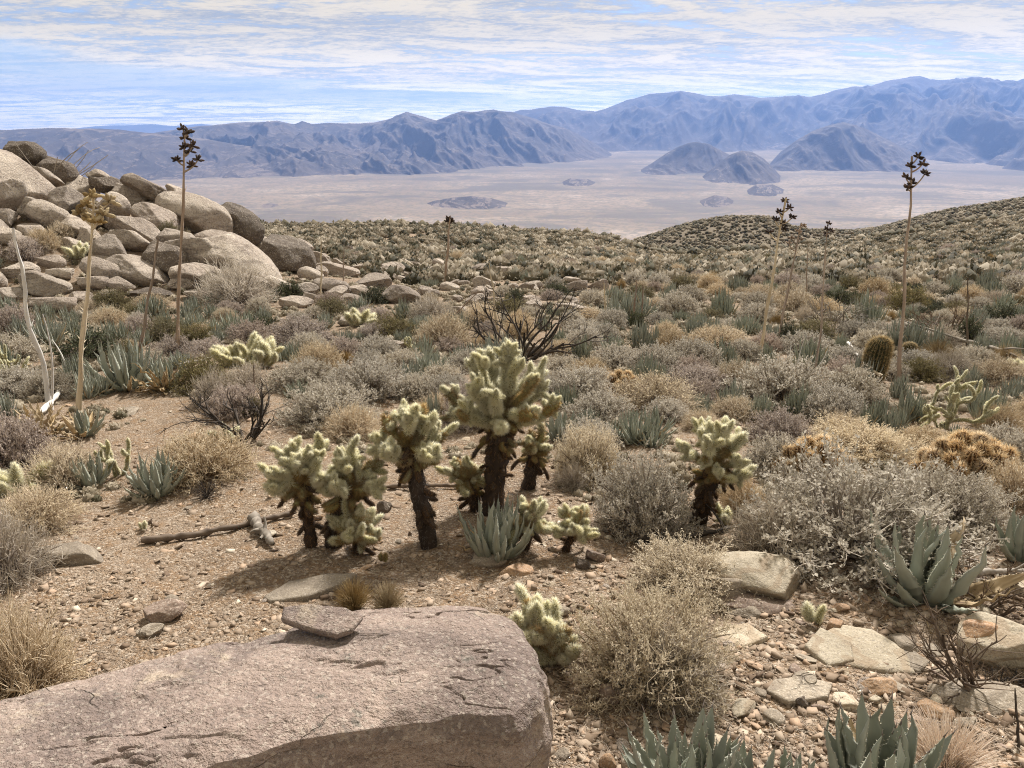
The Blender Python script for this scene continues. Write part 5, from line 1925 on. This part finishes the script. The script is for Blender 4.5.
cholla('fan shaped cholla with dark trunk beside the grey bush', 697, 522, (671, 402, 748, 484), 30, 10, arms=17, dead=22, old=0.25, stack=2)
low_cholla('cholla_cactus', 'tiny green cholla sprout beside the fan shaped cholla', 722, 525, 24, 26, 4, 'pale', 11, 1, 0.62)
cholla('bushy yellow cholla behind the big flat boulder', 541, 660, (494, 578, 584, 664), 18, 12, arms=17, dead=2, stack=1, old=0.15, js=0.95)
low_cholla('cholla_cactus', 'tiny cholla beside the cream striped rock', 815, 626, 14, 30, 2, 'pale', 13, 1, 0.62)
low_cholla('cholla_cactus', 'tiny lone cholla on bare gravel', 143, 530, 9, 15, 2, 'pale', 14, 1, 0.62)
low_cholla('cholla_cactus', 'tiny brownish cholla in front of the upright cholla', 384, 564, 12, 18, 2, 'old', 15, 1, 0.62)
low_cholla('cholla_cactus', 'low pale cholla thicket on the stony flat', 249, 367, 76, 28, 26, 'pale', 16, 2)
low_cholla('cholla_cactus', 'pale cholla joints rising behind grey twigs', 20, 493, 50, 27, 9, 'pale', 17, 1)
low_cholla('cholla_cactus', 'silvery cholla clump among middle distance rocks', 361, 326, 24, 17, 10, 'pale', 18, 1)
low_cholla('cholla_cactus', 'small pale cholla beside the dark spidery shrub', 229, 441, 26, 14, 6, 'pale', 19, 1)
low_cholla('cholla_cactus', 'pale cholla joints behind the stalks of the boulder hill', 78, 259, 22, 18, 8, 'pale', 20, 1)
low_cholla('cholla_cactus', 'small yellow cholla tip at the end of the agave row', 1022, 378, 16, 22, 6, 'pale', 21, 1)
buckhorn('open branching thin stemmed cholla with pale outlines', 942, 428, 66, 76, 22, 6, 6)
buckhorn('forked two armed thin cholla between two agaves', 118, 476, 26, 40, 23, 3, 2)
buckhorn('thin stemmed cholla at the edge by the white stalk', 6, 386, 28, 42, 24, 4, 4)
buckhorn('pale thin cholla among dry agave tips', 409, 352, 20, 22, 25, 5, 2)
for p, x, y in (('tallest cholla', 500, 430), ('upright cholla', 420, 460), ('leaning left cholla', 310, 480), ('fan shaped cholla', 705, 450), ('low pale cholla thicket', 249, 352), ('open branching cholla', 945, 395)):
    landmark(p, x, y)

# ------------------------------------------------------------------ agaves seen leaf by leaf
agave_rosette(497, 557, 60, 'blue grey agave at the foot of the tallest cholla', n=40, dry=((150, 200), (20, 40)), seed=1, spread=54, wide=0.6)
agave_rosette(926, 598, 88, 'large grey green agave with shrivelled tan leaves', n=30, dry=((-1, 70), (300, 360)), dry_from=0.25, seed=2, spread=74, wide=1.1)
agave_rosette(684, 806, 94, 'fat toothed agave cut by the bottom edge under the bush', n=36, seed=3, spread=62, wide=1.05)
agave_rosette(878, 806, 104, 'fat toothed agave at the bottom edge by pinkish spines', n=34, seed=4, spread=58, wide=1.05)
agave_rosette(738, 812, 74, 'blue agave leaf tips joining the two bottom edge agaves', n=22, seed=15, spread=55)
agave_rosette(788, 802, 56, 'small agave tips between two fat agaves at bottom edge', n=18, seed=5, spread=45)
agave_rosette(157, 495, 42, 'upright blue agave beside the dense tan bush', n=34, seed=6, spread=58, wide=0.8)
agave_rosette(93, 487, 34, 'smaller blue agave left of the forked thin cholla', n=28, seed=7, spread=55, wide=0.8)
agave_rosette(84, 436, 32, 'dried agave at the foot of the cream flower stalk', n=26, dry=((60, 300),), dry_from=0.1, seed=8, spread=64)
agave_rosette(40, 436, 36, 'bleached dead agave at the foot of the white stalk', n=30, dry=((0, 360),), dry_from=-1, seed=9, spread=66)
agave_rosette(126, 388, 50, 'big agave clump with drooping leaves and dry right side', n=64, dry=((300, 360),), seed=10, spread=86, wide=0.55)
agave_rosette(166, 390, 36, 'dry tipped agave head on the right of the big clump', n=44, dry=((200, 360),), dry_from=0.1, seed=11, spread=70, wide=0.7)
agave_rosette(560, 440, 30, 'spiky blue agave right of the tallest cholla crown', n=30, seed=12, spread=62, wide=0.7)
agave_rosette(1022, 560, 50, 'agave cut by the photo edge beside the big bush', n=20, seed=13, spread=60)
for p, x, y in (('blue grey agave', 497, 530), ('large grey green agave', 926, 560), ('upright blue agave', 157, 475), ('big agave clump', 140, 368), ('bleached dead agave', 40, 415)):
    landmark(p, x, y)

# ------------------------------------------------------------------ barrels and hedgehogs
barrel('tall leaning barrel cactus with glowing spine edge', 871, 381, 25, 46, 1, lean=0.10)
barrel('small round barrel cactus right of the tall barrel', 908, 358, 14, 16, 2)
hedgehog('golden spined hedgehog cactus mound beside the big bush', 967, 476, 88, 46, 34, 1)
hedgehog('orange spined hedgehog mound behind the big bush', 812, 480, 70, 48, 26, 2)
hedgehog('dark stemmed hedgehog cactus among middle shrubs', 623, 388, 32, 18, 16, 3)
hedgehog('orange spiny mound cut by the photo edge', 1020, 396, 26, 14, 12, 4)
landmark('tall leaning barrel cactus', 872, 357)
landmark('golden hedgehog mound', 967, 460)
landmark('dark stemmed hedgehog cactus', 623, 380)
tuft(937, 364, 42, 26, 0, 'golden rounded tuft right of the small barrel cactus')
tuft(1003, 366, 38, 22, 1, 'golden rounded tuft near the photo edge', )
tuft(886, 362, 14, 18, 2, 'small golden tuft close behind the tall barrel cactus')
tuft(354, 611, 46, 36, 0, 'tan bristly tuft left one of two behind the flat boulder')
tuft(388, 613, 44, 34, 1, 'tan bristly tuft right one of two behind the flat boulder')
tuft(945, 778, 130, 62, 2, 'pinkish spiny mass behind the bottom agave leaves', 'grass_pink', 'spiny_cactus_mound', None, 'cactus')

# ------------------------------------------------------------------ flower stalks
stalk('thick bleached white stalk leaning left', 51, 410, 13, 228, 6.8, 'bark_white', seed=1, stubs=3, crook=1.6)
stalk('cream stalk topped by a tan dried flower head', 78, 412, 94, 196, 6.6, 'bark_cream', [(84, 205), (103, 203), (95, 196), (80, 214), (108, 213), (88, 222), (101, 221)], 2, pod_mat='pod_tan', pod_px=11, stubs=14)
stalk('bare grey stalk behind the big agave clump', 140, 352, 158, 240, 4.5, 'bark_stalk', seed=3, stubs=3)
stalk('tall brown stalk with dark pods before the boulders', 176, 360, 185, 126, 5, 'bark_stalk', [(183, 129), (189, 133), (181, 138), (184, 147), (194, 146), (190, 151), (178, 160), (196, 160), (190, 166)], 4, pod_px=7, stubs=8)
stalk('leaning stalk with dark pods on the open right slope', 760, 352, 786, 198, 4.5, 'bark_cream', [(786, 201), (778, 212), (789, 208), (774, 220), (791, 217), (784, 224), (771, 233), (785, 230)], 5, pod_px=6)
stalk('thin stalk with sparse tan husks beside the leaning stalk', 778, 345, 801, 223, 2.6, 'bark_stalk', [(797, 231), (803, 226), (792, 238), (800, 240), (788, 243)], 6, pod_mat='bark_stalk', pod_px=5)
stalk('tall straight stalk with dark pods right of the barrel', 898, 388, 912, 156, 5, 'bark_stalk', [(918, 157), (909, 166), (920, 164), (904, 177), (926, 174), (914, 184), (907, 188)], 7, pod_px=7, stubs=8)
stalk('thin stalk with small dark pods on the right slope', 815, 395, 828, 223, 2.6, 'bark_stalk', [(829, 224), (825, 229), (831, 231), (827, 235)], 8, pod_px=4.5)
stalk('distant stalk with one dark pod cluster at its tip', 445, 285, 450, 217, 2.8, 'bark_stalk', [(449, 219), (452, 222), (447, 222)], 9, pod_px=5, stubs=0)
stalk('bare pale stalk in front of the bedrock boulders', 321, 305, 321, 238, 2.0, 'bark_cream', seed=10, stubs=0)
stalk('second bare pale stalk right of the bedrock boulders', 343, 292, 344, 247, 1.6, 'bark_stalk', seed=11, stubs=0)
stalk('pale bent stalk standing above the dark spidery tree', 500, 345, 489, 262, 2.2, 'bark_cream', seed=12, stubs=0, crook=2)
stalk('cream short stalk on the middle slope', 606, 320, 604, 283, 2.0, 'bark_cream', seed=13, stubs=0)
stalk('grey straight stalk in the middle slope group', 633, 322, 637, 280, 2.4, 'bark_stalk', seed=14, stubs=2)
stalk('thin grey stalk right in the middle slope group', 642, 322, 643, 285, 2.0, 'bark_stalk', seed=15, stubs=2)
stalk('dark thin stalk far right above the fallen twigs', 967, 350, 968, 278, 2.0, 'bark_brown', seed=16, stubs=2)
stalk('very thin stalk left of the straight podded stalk', 806, 300, 808, 245, 1.2, 'bark_stalk', seed=17, stubs=0)
stalk('short brown dry stalk above the tan shrub', 254, 400, 254, 365, 2.0, 'bark_brown', seed=18, stubs=0)
stalk('thin dark stem at the bottom right edge', 1019, 748, 1015, 688, 3.0, 'bark_dark', seed=19, stubs=2)
stalk('slanted pale stalk beside the broad middle boulder', 447, 322, 478, 292, 1.6, 'bark_stalk', seed=20, stubs=0)
for p, x, y in (('white stalk', 40, 330), ('cream stalk', 86, 310), ('tall brown podded stalk', 182, 250), ('leaning podded stalk', 775, 280), ('tall straight podded stalk', 905, 290)):
    landmark(p, x, y)

# ------------------------------------------------------------------ dead wood
branch_object('fallen_log', 'dark fallen pole lying behind the leaning left cholla', [(142, 544), (180, 541), (220, 534), (262, 524), (296, 516)], 8, 'bark_brown', 1)
branch_object('weathered_branch', 'short weathered grey branch at the end of the pole', [(252, 521), (258, 530), (266, 540), (275, 548)], 11, 'bark_grey', 2, 3, fork_len=0.22)
branch_object('fallen_branch', 'dark curved branch in front of the grey leafy bush', [(612, 538), (636, 543), (662, 543), (690, 540), (715, 535), (735, 530)], 7, 'bark_dark', 3, 2, fork_len=0.2)
branch_object('bleached_branch', 'white crooked branch at the foot of the white stalk', [(42, 420), (50, 412), (58, 402), (64, 392), (66, 384), (61, 376)], 6, 'bark_white', 4, 2, lift=0.05)
branch_object('fallen_stalk', 'pale fallen stalk pointing at the low pale thicket', [(180, 371), (200, 368), (220, 360), (237, 350)], 4, 'bark_grey', 5, lift=0.06)
branch_object('fallen_branch', 'thin dark stick behind the chollas', [(372, 490), (400, 489), (440, 488), (470, 489)], 5, 'bark_brown', 6)
branch_object('weathered_branch', 'long grey root reaching right from the large agave', [(958, 585), (985, 578), (1012, 577), (1030, 580)], 9, 'bark_grey', 7, 1, lift=0.02)
branch_object('weathered_branch', 'forked brown wood above the dark dead stems', [(985, 590), (1000, 597), (1024, 604)], 6, 'bark_brown', 8, 4, fork_len=0.6)
branch_object('fallen_branch', 'grey fallen branch behind the open branching cholla', [(900, 330), (935, 345), (975, 352), (1000, 360), (1014, 366)], 4, 'bark_grey', 9, 4, lift=0.10, fork_len=0.25)
branch_object('bleached_branch', 'short bleached branch left of the tall barrel', [(846, 352), (851, 358), (856, 366)], 3, 'bark_white', 10, 1, lift=0.12)
branch_object('bleached_branch', 'bleached curved stick before the tall barrel', [(857, 378), (866, 381), (880, 388)], 4, 'bark_cream', 11, 0, lift=0.12)
branch_object('bleached_branch', 'antler shaped bleached wood below the big dome shrub', [(779, 404), (786, 396), (793, 398), (799, 408)], 3.5, 'bark_white', 12, 6, lift=0.10, fork_len=0.5, up=0.5)
branch_object('fallen_branch', 'grey leaning stick beneath the pale thicket boulder', [(690, 392), (705, 391), (722, 393)], 3, 'bark_grey', 13, 1, lift=0.08)

for p, x, y in (('dark fallen pole', 220, 533), ('dark curved branch', 670, 540)):
    landmark(p, x, y)
twig_tree('dead_shrub', 'black spidery dead shrub behind the tallest cholla', 522, 360, 130, 74, 'bark_dark', 1, 11, 3, 4.2, bias=0.15)
twig_tree('dead_shrub', 'dark bare shrub with long curved limbs', 246, 438, 86, 62, 'bark_dark', 2, 9, 3, 4.5)
twig_tree('dead_shrub', 'bundle of dark dead stems leaning over the gravel', 975, 686, 80, 92, 'bark_brown', 3, 12, 2, 5, bias=-0.85, spread=0.35)
twig_tree('dead_shrub', 'tangle of dark twigs behind the large agave', 985, 604, 70, 54, 'bark_brown', 4, 12, 3, 4)
twig_tree('dead_shrub', 'thin stemmed open bush on the right slope', 832, 333, 60, 40, 'bark_grey', 5, 10, 3, 2.4)
twig_tree('dead_shrub', 'brown bare bush left of the fallen grey branch', 938, 340, 64, 36, 'bark_brown', 6, 12, 3, 2.6)
twig_tree('dead_shrub', 'small dark dead shrub under the rust faced rock', 1012, 686, 40, 30, 'bark_dark', 7, 12, 3, 3)
twig_tree('ocotillo', 'bare ocotillo fanning thin wands above the boulders', 45, 158, 96, 54, 'bark_grey', 8, 16, 0, 1.5, cat='ocotillo', spread=1.0)
landmark('black spidery dead shrub', 525, 320)
landmark('dark bare shrub', 246, 412)

# ------------------------------------------------------------------ shrubs near enough to tell apart
HERO = [
    ('greyleafy', 640, 538, 104, 92, 0, 'round grey leafy bush left of the fan shaped cholla'),
    ('greyleafy', 850, 566, 216, 112, 1, 'very broad pale leafed bush behind the large agave'),
    ('greyleafy', 950, 535, 110, 70, 2, 'pale leafed bush joining the broad bush on its right'),
    ('bare', 775, 560, 90, 66, 0, 'grey twiggy bush on the left skirt of the broad bush'),
    ('tanleafy', 650, 692, 150, 110, 0, 'straggly tan bush in front of the curved branch'),
    ('bare', 672, 700, 110, 86, 1, 'bare grey twigs under the straggly tan bush'),
    ('tan', 205, 485, 108, 60, 0, 'dense tan dome bush beside the upright blue agave'),
    ('tan', 66, 492, 74, 54, 1, 'dense tan dome bush left of the smaller blue agave'),
    ('purple', 14, 472, 72, 66, 0, 'dark purplish bush by the photo edge'),
    ('tan', 36, 532, 92, 50, 2, 'low tan twiggy bush before the pale cholla joints'),
    ('bare', 8, 588, 92, 84, 2, 'spiky grey twig bush beside the rounded tan rock'),
    ('baretan', 22, 708, 116, 112, 0, 'pale straw coloured twig bush above the flat boulder'),
    ('tanleafy', 588, 482, 66, 58, 1, 'straggly tan bush behind the round grey bush'),
    ('bare', 573, 492, 34, 32, 1, 'small dark grey twig bush under the straggly bush'),
    ('grey', 775, 480, 64, 50, 0, 'grey bush right of the fan shaped cholla'),
    ('baretan', 742, 516, 46, 42, 1, 'bare tan twigs at the foot of the fan cholla'),
    ('tanleafy', 690, 592, 120, 46, 2, 'low tan sprigs behind the straggly tan bush'),
    ('tan', 1012, 512, 60, 60, 0, 'tan bush at the photo edge beyond the golden mound'),
    ('grey', 1004, 462, 60, 40, 1, 'grey bush behind the golden hedgehog mound'),
    ('purple', 466, 432, 50, 54, 1, 'purplish bush showing between two cholla crowns'),
    ('dark', 207, 500, 30, 24, 0, 'little black dead sprig below the dense tan bush'),
    ('tanleafy', 862, 458, 110, 34, 0, 'low straw bush behind the broad pale bush'),
    ('tan', 925, 450, 60, 26, 2, 'low straw bush under the open branching cholla'),
    ('baretan', 1000, 435, 50, 34, 2, 'tan twigs below the agave row'),
]
for kind, cx, by, w, h, i, lab in HERO:
    shrub(kind, cx, by, w, h, i, lab)
for p, x, y in (('round grey leafy bush', 640, 490), ('very broad pale bush', 860, 490), ('straggly tan bush', 648, 620), ('dense tan dome bush', 205, 452), ('purplish edge bush', 14, 445)):
    landmark(p, x, y)

MID = [
    ('grey', 306, 392, 78, 34), ('grey', 368, 402, 92, 46), ('grey', 328, 430, 100, 50), ('tan', 352, 442, 66, 40), ('grey', 378, 360, 46, 26), ('grey', 404, 376, 58, 28), ('purple', 300, 348, 66, 34),
    ('purple', 372, 340, 30, 18), ('olive', 390, 340, 48, 26), ('olive', 331, 318, 34, 22), ('green', 290, 300, 32, 20), ('green', 374, 306, 30, 20), ('purple', 250, 345, 50, 26), ('purple', 208, 358, 40, 22),
    ('grey', 585, 352, 40, 28), ('grey', 604, 345, 32, 24), ('grey', 618, 368, 58, 24), ('grey', 655, 376, 58, 34), ('purple', 697, 394, 70, 32), ('grey', 690, 372, 64, 36), ('tan', 718, 350, 66, 26), ('grey', 783, 408, 104, 56),
    ('grey', 582, 400, 66, 36), ('tan', 654, 412, 92, 42), ('grey', 600, 424, 70, 34), ('grey', 590, 450, 60, 34), ('purple', 780, 446, 68, 40), ('purple', 843, 383, 44, 28), ('grey', 893, 380, 44, 20), ('grey', 917, 372, 44, 24), ('grey', 806, 356, 60, 26),
    ('grey', 1002, 346, 46, 20), ('grey', 560, 378, 50, 24), ('olive', 640, 300, 30, 16), ('grey', 548, 400, 40, 26), ('tan', 440, 420, 50, 30), ('grey', 470, 372, 50, 24), ('tan', 560, 356, 34, 18),
    ('tan', 128, 352, 26, 14), ('olive', 165, 345, 46, 30), ('olive', 195, 350, 40, 28), ('tan', 110, 330, 40, 26), ('purple', 14, 345, 50, 44), ('bare', 236, 310, 70, 50), ('tan', 150, 310, 40, 18), ('olive', 112, 312, 40, 24), ('purple', 236, 420, 60, 40), ('bare', 215, 410, 46, 40),
    ('olive', 254, 418, 26, 24), ('purple', 330, 310, 30, 20), ('olive', 168, 238, 26, 18), ('tan', 44, 252, 34, 26), ('tan', 62, 240, 26, 20), ('tan', 230, 292, 30, 24), ('bare', 218, 296, 34, 26), ('purple', 26, 262, 34, 26), ('tan', 325, 292, 24, 14),
    ('green', 968, 345, 30, 30), ('green', 1000, 328, 30, 26), ('tan', 960, 320, 30, 14), ('green', 760, 263, 14, 8), ('green', 788, 352, 22, 34), ('green', 905, 292, 12, 10), ('tan', 700, 430, 40, 22), ('tan', 735, 420, 50, 26), ('purple', 810, 470, 50, 30), ('baretan', 840, 440, 50, 30),
    ('purple', 505, 402, 30, 20), ('grey', 536, 382, 40, 20), ('tan', 480, 330, 44, 30), ('tan', 520, 340, 36, 24), ('tan', 590, 322, 30, 16), ('grey', 980, 310, 26, 14),
]
for n_, (kind, cx, by, w, h) in enumerate(MID):
    shrub(kind, cx, by, w, h, n_ % 3, None, w * h > 1300)

PATCH = [(430, 378, 80, 30), (470, 366, 60, 26), (405, 345, 30, 18), (300, 398, 56, 20), (425, 330, 60, 18), (560, 346, 40, 20), (636, 446, 96, 40), (644, 352, 36, 36), (606, 336, 34, 18), (762, 422, 56, 34), (800, 418, 44, 40), (735, 378, 44, 26), (872, 428, 50, 34), (906, 424, 56, 44),
         (900, 400, 40, 30), (988, 428, 70, 46), (970, 412, 44, 34), (1012, 400, 50, 26), (44, 350, 76, 40), (20, 345, 40, 34), (72, 340, 50, 30), (112, 345, 44, 28), (232, 336, 56, 28), (262, 326, 40, 22), (166, 328, 36, 20), (212, 306, 40, 14), (702, 412, 40, 22), (700, 330, 50, 18), (680, 322, 40, 14),
         (955, 448, 50, 26), (980, 358, 40, 30), (930, 330, 40, 14), (1010, 340, 30, 14), (840, 352, 30, 22), (545, 330, 40, 16), (590, 430, 40, 26), (6, 420, 44, 34), (430, 428, 30, 40), (770, 380, 40, 30), (765, 365, 30, 26), (665, 330, 40, 14), (890, 432, 36, 30), (350, 342, 30, 14)]
for n_, (cx, by, w, h) in enumerate(PATCH):
    agave_patch(cx, by, w, h, n_)

# ------------------------------------------------------------------ the rest of the flat: plants one can count, spread at random between those above
BARE = [[(90, 372), (300, 372), (310, 400), (200, 432), (130, 446), (100, 440)], [(0, 352), (100, 352), (110, 395), (0, 400)], [(270, 330), (360, 330), (360, 352), (290, 352)], [(800, 395), (880, 385), (880, 400), (800, 440)], [(200, 345), (300, 352), (280, 376), (180, 380)]]


def inside(px, py, poly):
    c = False
    for i in range(len(poly)):
        x0, y0 = poly[i]; x1, y1 = poly[i - 1]
        if (y0 > py) != (y1 > py) and px < (x1 - x0) * (py - y0) / (y1 - y0) + x0:
            c = not c
    return c


def free(px, py, hw, hh, f=0.58):
    for (x, y, a, b) in TAKEN:
        if abs(px - x) < (a + hw) * f and abs(py - y) < (b + hh) * f * 0.62:
            return False
    for (x, y, w, h) in BOULDER_PLACES:
        if abs(px - x) < (w / 2 + hw * 0.6) and abs(py - y) < (h / 2 + hh * 0.3):
            return False
    return True


_gx, _gy = np.arange(-60, 1100, 20), np.arange(236, 470, 3)
_YG = np.array([[ground_at(x, y).y for x in _gx] for y in _gy])
rnd = random.Random(21)
count = 0
tries = 0
SPREAD = {}
while count < 580 and tries < 30000:
    tries += 1
    py = 252 + 176 * rnd.random() ** 1.55
    px = rnd.uniform(-25, 1050)
    if any(inside(px, py, b) for b in BARE) and rnd.random() < 0.93:
        continue
    if py < 300 and px < 330 and rnd.random() < 0.8:
        continue
    if px < 560 and py > 404 or py > 440 and px < 900:
        continue
    if (px - 640) / 390 > 0 and py < 258 - 40 * max(0, (px - 800) / 224):
        continue
    Yq = float(_YG[int((py - 236) / 3), int((px + 60) / 20)])
    if Yq > 46 or Yq < 3:
        continue
    k = Yq * (CP - SP * slope_at(py)) / FPX
    wm = rnd.uniform(0.40, 0.85)
    w = wm / k
    h = w * rnd.uniform(0.5, 0.75)
    if not free(px, py - h * 0.4, w / 2, h / 2):
        continue
    r = rnd.random()
    dist = 'far slope' if Yq > 22 else 'middle slope'
    if r < 0.26 and w > 8:
        agave_patch(px, py, w * 1.3, h * 1.2, count, f'small grey green agave among the shrubs of the {dist}' if w < 34 else None, f'agaves spread over the {dist}')
    elif r < 0.34:
        tuft(px, py, w * 0.6, h * 0.8, count, f'small dry golden grass tuft on the {dist}', group=f'grass tufts on the {dist}')
    else:
        kind = rnd.choices(['grey', 'tan', 'purple', 'olive', 'green', 'tanleafy', 'bare'], [0.36, 0.22, 0.22, 0.08, 0.06, 0.03, 0.03])[0]
        if SPREAD.get(kind, 0) > 150:
            continue
        SPREAD[kind] = SPREAD.get(kind, 0) + 1
        shrub(kind, px, py, w, h, rnd.randrange(3), f'small {LOOK[kind]} shrub among many on the {dist}' if w < 34 else None, False, f'{LOOK[kind]} shrubs on the {dist}')
    count += 1


# ------------------------------------------------------------------ the far slopes: scrub nobody could count
def far_shrub(seed, nl=46):
    rs = np.random.RandomState(seed)
    V, F = ICO[1]
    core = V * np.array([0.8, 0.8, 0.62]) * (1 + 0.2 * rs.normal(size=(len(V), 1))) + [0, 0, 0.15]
    d = dome_dirs(nl, rs, 0.0)
    P = d * np.array([0.85, 0.85, 0.72]) * rs.uniform(0.8, 1.1, (nl, 1))
    Vl, Fl = leaves(P - d * 0.12, d + rs.normal(0, 0.5, (nl, 3)), 0.42, 0.13, rs)
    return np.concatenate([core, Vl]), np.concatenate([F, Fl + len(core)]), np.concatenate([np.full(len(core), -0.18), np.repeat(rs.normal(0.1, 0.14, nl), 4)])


def mass(name, label, pts, sizes, base_tint, mat, nl, flat=1.0):
    rs = np.random.RandomState(3)
    arch = [far_shrub(i, nl) for i in range(4)]
    which = rs.randint(0, 4, len(pts))
    Vs, Fs, Ts, n0 = [], [], [], 0
    for a in range(4):
        sel = which == a
        if not sel.any():
            continue
        V, F, T = arch[a]
        m = int(sel.sum())
        th = rs.uniform(0, 6.28, m)
        c, s = np.cos(th)[:, None], np.sin(th)[:, None]
        x = V[None, :, 0] * c - V[None, :, 1] * s
        y = V[None, :, 0] * s + V[None, :, 1] * c
        VV = np.stack([x, y, np.broadcast_to(V[None, :, 2] * flat, x.shape)], 2) * sizes[sel][:, None, None] + pts[sel][:, None, :]
        Vs.append(VV.reshape(-1, 3))
        Fs.append((F[None] + (np.arange(m) * len(V))[:, None, None]).reshape(-1, 3) + n0)
        Ts.append((base_tint[sel][:, None] + T[None]).ravel())
        n0 += m * len(V)
    me = make_mesh(name, np.concatenate(Vs), [np.concatenate(Fs)], np.clip(np.concatenate(Ts), 0, 1), False, (mat,))
    tag(link(name, me), label, 'scrub', kind='stuff')


M_SCRUB = mat_plant('scrub', [(0, (0.045, 0.042, 0.026)), (0.2, (0.09, 0.082, 0.05)), (0.42, (0.20, 0.165, 0.115)), (0.65, (0.31, 0.265, 0.20)), (0.85, (0.43, 0.375, 0.29)), (1, (0.54, 0.48, 0.385))], 0.2, 0.0)


def build_scrub():
    rs = np.random.RandomState(17)
    N = 18500
    Y = 21 + 78 * rs.rand(N) ** 0.8
    X = (rs.rand(N) * 1.9 - 0.95) * (Y + 3)
    px = 512 + FPX * X / Y * 1.012
    keep = ~((px < 330) & (Y < 30))
    X, Y, px = X[keep], Y[keep], px[keep]
    Z = zg(X, Y)
    size = rs.uniform(0.18, 0.48, len(X)) * (1 + 0.35 * fbm2(X / 9, Y / 9, 2, 77))
    t = 0.55 + 0.26 * rs.normal(size=len(X)) * 0.9 + 0.35 * fbm2(X / 14, Y / 14, 3, 5)
    t = t + 0.01
    t = np.where(rs.rand(len(X)) < 0.16, rs.uniform(0, 0.2, len(X)), t)
    mass('scrub', 'tan and olive scrub covering the slope to its brow', np.stack([X, Y, Z], 1), size, np.clip(t, 0.02, 0.9), M_SCRUB, 34)
    N = 30000
    Y = 96 + 260 * rs.rand(N) ** 0.8
    X = (rs.rand(N) * 1.3 - 0.35) * Y
    Z = zg(X, Y)
    size = rs.uniform(0.5, 1.25, N)
    t = np.where(rs.rand(N) < 0.35, 0.30, 0.56) + 0.14 * rs.normal(size=N)
    mass('scrub', 'dark dotted scrub on the next ridge', np.stack([X, Y, Z], 1), size, np.clip(t, 0, 0.9), M_SCRUB, 12)


build_scrub()


def build_ground_cover():
    rs = np.random.RandomState(31)
    N = 26000
    Y = 4.2 + 30 * rs.rand(N) ** 1.5
    X = (rs.rand(N) * 1.8 - 0.9) * (Y + 1.5)
    d = fbm2(X * 0.55, Y * 0.55, 3, 44) + 0.16 * sstep(Y, 5, 12) + 0.10 * (X > 0.6)
    keep = d > rs.uniform(-0.05, 0.35, N)
    X, Y = X[keep], Y[keep]
    Z = zg(X, Y)
    size = rs.uniform(0.03, 0.12, len(X)) * (0.6 + 0.5 * sstep(Y, 4, 12))
    t = np.clip(0.66 + 0.2 * rs.normal(size=len(X)), 0.1, 0.95)
    mass('ground_cover', 'low dry herbs and grass between the shrubs', np.stack([X, Y, Z - 0.004], 1), size, t, M_SCRUB, 30)


build_ground_cover()


# ------------------------------------------------------------------ dry litter on the ground
def build_litter():
    rs = np.random.RandomState(9)
    n = 9000
    px = rs.uniform(-150, 1170, n); py = 400 + 420 * rs.rand(n) ** 0.7
    m_ = slope_at(py)
    Y = EYE / (-m_ - 0.128)
    X = (px - 512) / FPX / (CP + (384 - py) / FPX * SP) * Y
    ok = (Y < 11) & (fbm2(X * 1.1 + 4, Y * 1.1, 3, 91) > -0.12)
    X, Y = X[ok], Y[ok]; n = len(X)
    a = rs.uniform(0, 6.28, n); L = rs.uniform(0.012, 0.06, n)
    D = np.stack([np.cos(a), np.sin(a), rs.normal(0, 0.15, n)], 1) * L[:, None]
    X2, Y2 = X + D[:, 0], Y + D[:, 1]
    P0 = np.stack([X, Y, zg(X, Y) + 0.004], 1)
    P2 = np.stack([X2, Y2, zg(X2, Y2) + 0.004 + np.abs(D[:, 2])], 1)
    P1 = (P0 + P2) / 2 + rs.normal(0, 0.12, (n, 3)) * L[:, None]
    P1[:, 2] = np.maximum(P1[:, 2], np.minimum(P0[:, 2], P2[:, 2]))
    V, F, k = tubes(np.stack([P0, P1, P2], 1), (rs.uniform(0.0006, 0.0016, n))[:, None] * np.array([[1, 1, 0.6]]), 3)
    me = make_mesh('litter', V, [F], np.repeat(rs.rand(n), k), False, (MP['stem_grey'],))
    tag(link('litter', me), 'dry twigs and bits littering the gravel', 'litter', kind='stuff')


build_litter()
